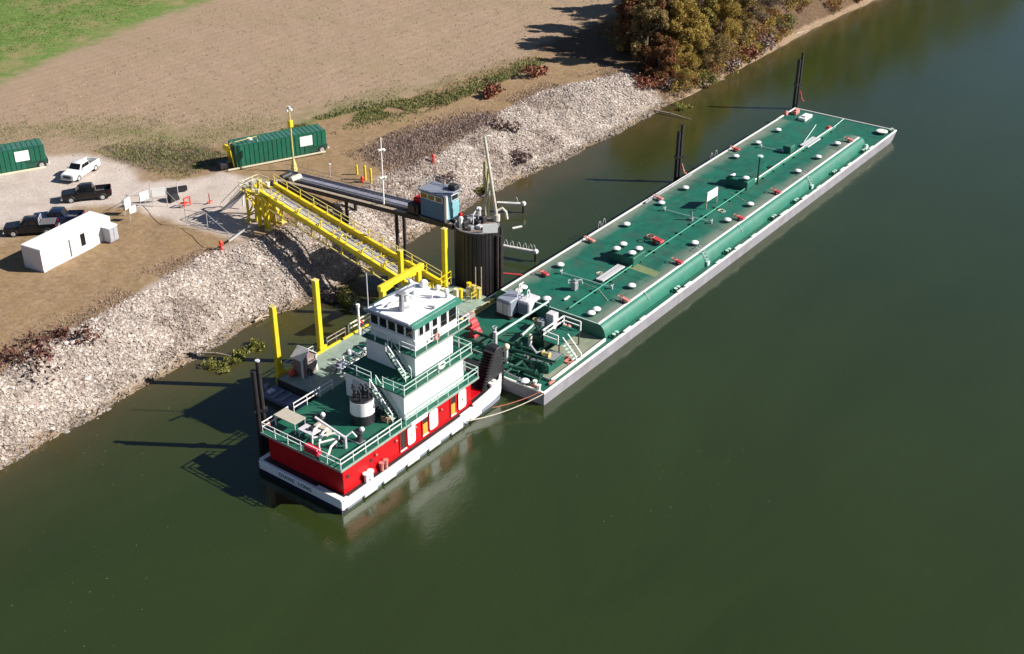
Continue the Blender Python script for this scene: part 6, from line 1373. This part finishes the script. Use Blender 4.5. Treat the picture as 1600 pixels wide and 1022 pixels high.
def make_tree(h, cr, leaf_n, size, bare=.1):
    mb = MB(); tips = []; limbs(mb, Vector((0, 0, -.4)), Vector((random.gauss(0, .5), random.gauss(0, .5), h*.5)), h*.022, 2, tips)
    cl = []
    for tpt in tips:
        if random.random() > bare: cl.append((tpt.x, tpt.y, max(1.2, tpt.z)+.3, cr*random.uniform(.16, .30)))
    for k in range(34):
        a = random.random()*6.28; u = random.random(); rr = cr*(.45+.5*random.random())*(math.sin(math.pi*(.22+.72*u))**.7)
        cl.append((rr*math.cos(a), rr*math.sin(a), h*(.08+.86*u), cr*random.uniform(.15, .30)))
    V, F = leaf_cloud(cl, int(leaf_n/len(cl)), size)
    return mb, V, F
def T_mat(name, cols): return island_mat(name, cols, trans=.3)
TM = {'brown': T_mat('leaf_brown', [(.10, .065, .03), (.19, .13, .055), (.29, .20, .085), (.38, .26, .11), (.30, .27, .10)]),
      'gold': T_mat('leaf_gold', [(.18, .12, .03), (.34, .25, .07), (.46, .34, .09), (.46, .28, .08), (.34, .34, .10)]),
      'olive': T_mat('leaf_olive', [(.13, .11, .035), (.23, .20, .06), (.34, .29, .09), (.40, .31, .11)]),
      'green': T_mat('leaf_green', [(.08, .12, .015), (.17, .25, .025), (.28, .35, .045), (.35, .34, .07)]),
      'grey': T_mat('leaf_grey', [(.12, .085, .075), (.19, .14, .12), (.26, .20, .165), (.22, .19, .10)]),
      'rust': T_mat('leaf_rust', [(.12, .045, .03), (.21, .085, .045), (.29, .13, .06), (.27, .19, .07)])}
kinds = {}
def tree(x, y, h, cr, kind, label, rot=0., name='bank_tree'):
    key = (kind, round(cr/h, 1))
    if key not in kinds:
        mb, V, F = make_tree(10, 10*cr/h, 14000 if kind == 'grey' else 27000, .145, .3 if kind == 'grey' else .1)
        kinds[key] = (mb, V, F, None)
    t = thing(name, label, 'tree', (x, y, max(0, float(ground_z(x, y)))), rot, group='autumn trees along the river bank')
    mb, V, F, ms = kinds[key]
    if ms is None:
        o = part('trunk', MB().add(mb.v, mb.f), BARK, t, local=True, smooth=True); c = obj('crown', mesh_of('crown', V, F, TM[kind]), t); kinds[key] = (mb, V, F, (o.data, c.data))
    else: o = obj('trunk', ms[0], t); c = obj('crown', ms[1], t)
    s = h/10; o.scale = c.scale = (s, s, s); return t
TREES = [(86, 38.2, 8.5, 3.2, 'rust', 'rust red tree at the near end of the thicket beside the pale rocks'),
 (90.5, 36.3, 6.5, 3.6, 'gold', 'golden brown tree leaning over the water nearest the barge end'),
 (88.5, 42, 11.5, 3.8, 'brown', 'rust brown tree second from the rocks at the near end of the thicket'),
 (94.5, 38.8, 11, 4.4, 'gold', 'golden tree in front of the tall brown ones in the near thicket'),
 (97, 45, 15.5, 4.8, 'brown', 'tall brown tree casting the long shadow on the field'),
 (93, 47, 13, 4.2, 'rust', 'rust red tree on the field side of the thicket'),
 (99.5, 36.4, 6.5, 4.0, 'brown', 'low brown tree at the water edge in the thicket'),
 (103, 42, 14, 5.0, 'olive', 'olive tree in the second row of the thicket'),
 (104, 50, 14.5, 5.0, 'brown', 'brown tree in the back row on the field side'),
 (109, 39.5, 8.5, 4.6, 'gold', 'golden tree above the start of the bare shore'),
 (112, 47, 14, 5.2, 'grey', 'greyish thin tree in the back row near the top of the photo'),
 (113, 56, 13, 5, 'rust', 'rust tree farthest back on the field edge'),
 (116, 40, 7.5, 4.4, 'brown', 'brown tree above the sloping shore'),
 (121, 49, 14, 5.2, 'gold', 'tall golden tree at the top edge of the photo'),
 (124, 40, 7, 4.2, 'grey', 'low grey tree right of the brown one above the shore'),
 (129, 51, 14, 5, 'olive', 'tall olive tree behind the low grey one'),
 (132, 41, 8.5, 4.2, 'grey', 'grey half bare tree left of the bright green one'),
 (140, 39.5, 10.5, 4.2, 'green', 'bright yellow green tree at the top of the photo by the far shore'),
 (149, 40, 10, 4.4, 'green', 'second green tree, just beyond the bright yellow green one'),
 (138, 51, 14, 5, 'brown', 'brown tree behind the bright green one'),
 (158, 41, 17, 6, 'olive', None), (168, 40, 19, 6.5, 'gold', None), (179, 39, 20, 7, 'olive', None), (191, 39, 19, 6.6, 'green', None),
 (203, 38, 21, 7, 'olive', None), (217, 37, 21, 7, 'gold', None), (232, 37, 22, 7.4, 'olive', None), (250, 36, 22, 7.4, 'brown', None), (270, 35, 22, 7.6, 'olive', None)]
for i, (x, y, h, cr, kd, lab) in enumerate(TREES):
    if lab: tree(x, y, h, cr, kd, lab, rot=i*1.7)
cl, fm = [], MB()      # the wood farther along the bank, which shows only as its reflection
for x, y, h, cr, kd, lab in TREES:
    if lab: continue
    zb = max(0, float(ground_z(x, y))); fm.tube([(x, y, zb-.4), (x+.3, y-.2, zb+h*.4), (x-.2, y+.3, zb+h*.75)], [h*.02, h*.014, .06], 6)
    for k in range(46):
        a = random.random()*6.28; u = random.random(); rr = cr*(.45+.5*random.random())*(math.sin(math.pi*(.22+.72*u))**.7); cl.append((x+rr*math.cos(a), y+rr*math.sin(a), zb+h*(.08+.86*u), cr*random.uniform(.15, .28)))
V, F = leaf_cloud(cl, 170, .32); o = obj('far_wood', mesh_of('far_wood', V, F, TM['olive']), kind='stuff'); o['label'] = 'far olive wood along the bank beyond the top of the photo, mirrored in the river'
part('trunks', fm, BARK, o, kind='stuff')
n = 760; x = RNG.uniform(86, 168, n); y = wl(x)+np.where(x > 109, .7, .1)+RNG.random(n)**1.3*22; k = (hashn(x, y, 6) > .25) & (x-87 > (y-wl(x)-10)*.7)
x, y = x[k], y[k]; cl = [(a, b, max(.2, float(ground_z(a, b)))+.45+.9*RNG.random(), .7+.9*RNG.random()) for a, b in zip(x, y)]
for j, (mm, nm_, lb) in enumerate(((TM['brown'], 'undergrowth', 'tangled brown undergrowth beneath the bank trees'), (TM['rust'], 'undergrowth', 'reddish undergrowth beneath the bank trees'), (TM['gold'], 'undergrowth', 'golden olive undergrowth beneath the bank trees'))):
    V, F = leaf_cloud(cl[j::3], 170, .15); o = obj(nm_, mesh_of(nm_, V, F, mm), kind='stuff'); o['label'] = lb
for i, (px, py, r, h, m, lab) in enumerate(((1010, 132, 2.6, 1.8, M_RED, 'low red brush in the shade of the thicket next to the rocks'), (1045, 140, 2.4, 1.8, M_DRY, 'tangled brown brush at the water edge of the thicket'), (1100, 128, 2.6, 2.0, M_OLIVE, 'olive brush overhanging the water at the thicket front'), (1140, 105, 2.4, 1.6, M_DRY, 'brown brush on the shore right of the thicket front'), (1165, 88, 2.4, 1.5, M_RED, 'reddish brush on the sloping shore'), (1195, 72, 2.4, 1.5, M_DRY, 'brown brush farther along the sloping shore'), (1225, 40, 2.6, 1.6, M_OLIVE, 'olive brush just below the grey half bare tree'))):
    p = G(px, py); p.z = max(0, p.z); bush('brush', lab, 'bush', p, r, h, m, 130, 10, .2, group='brush under the trees')
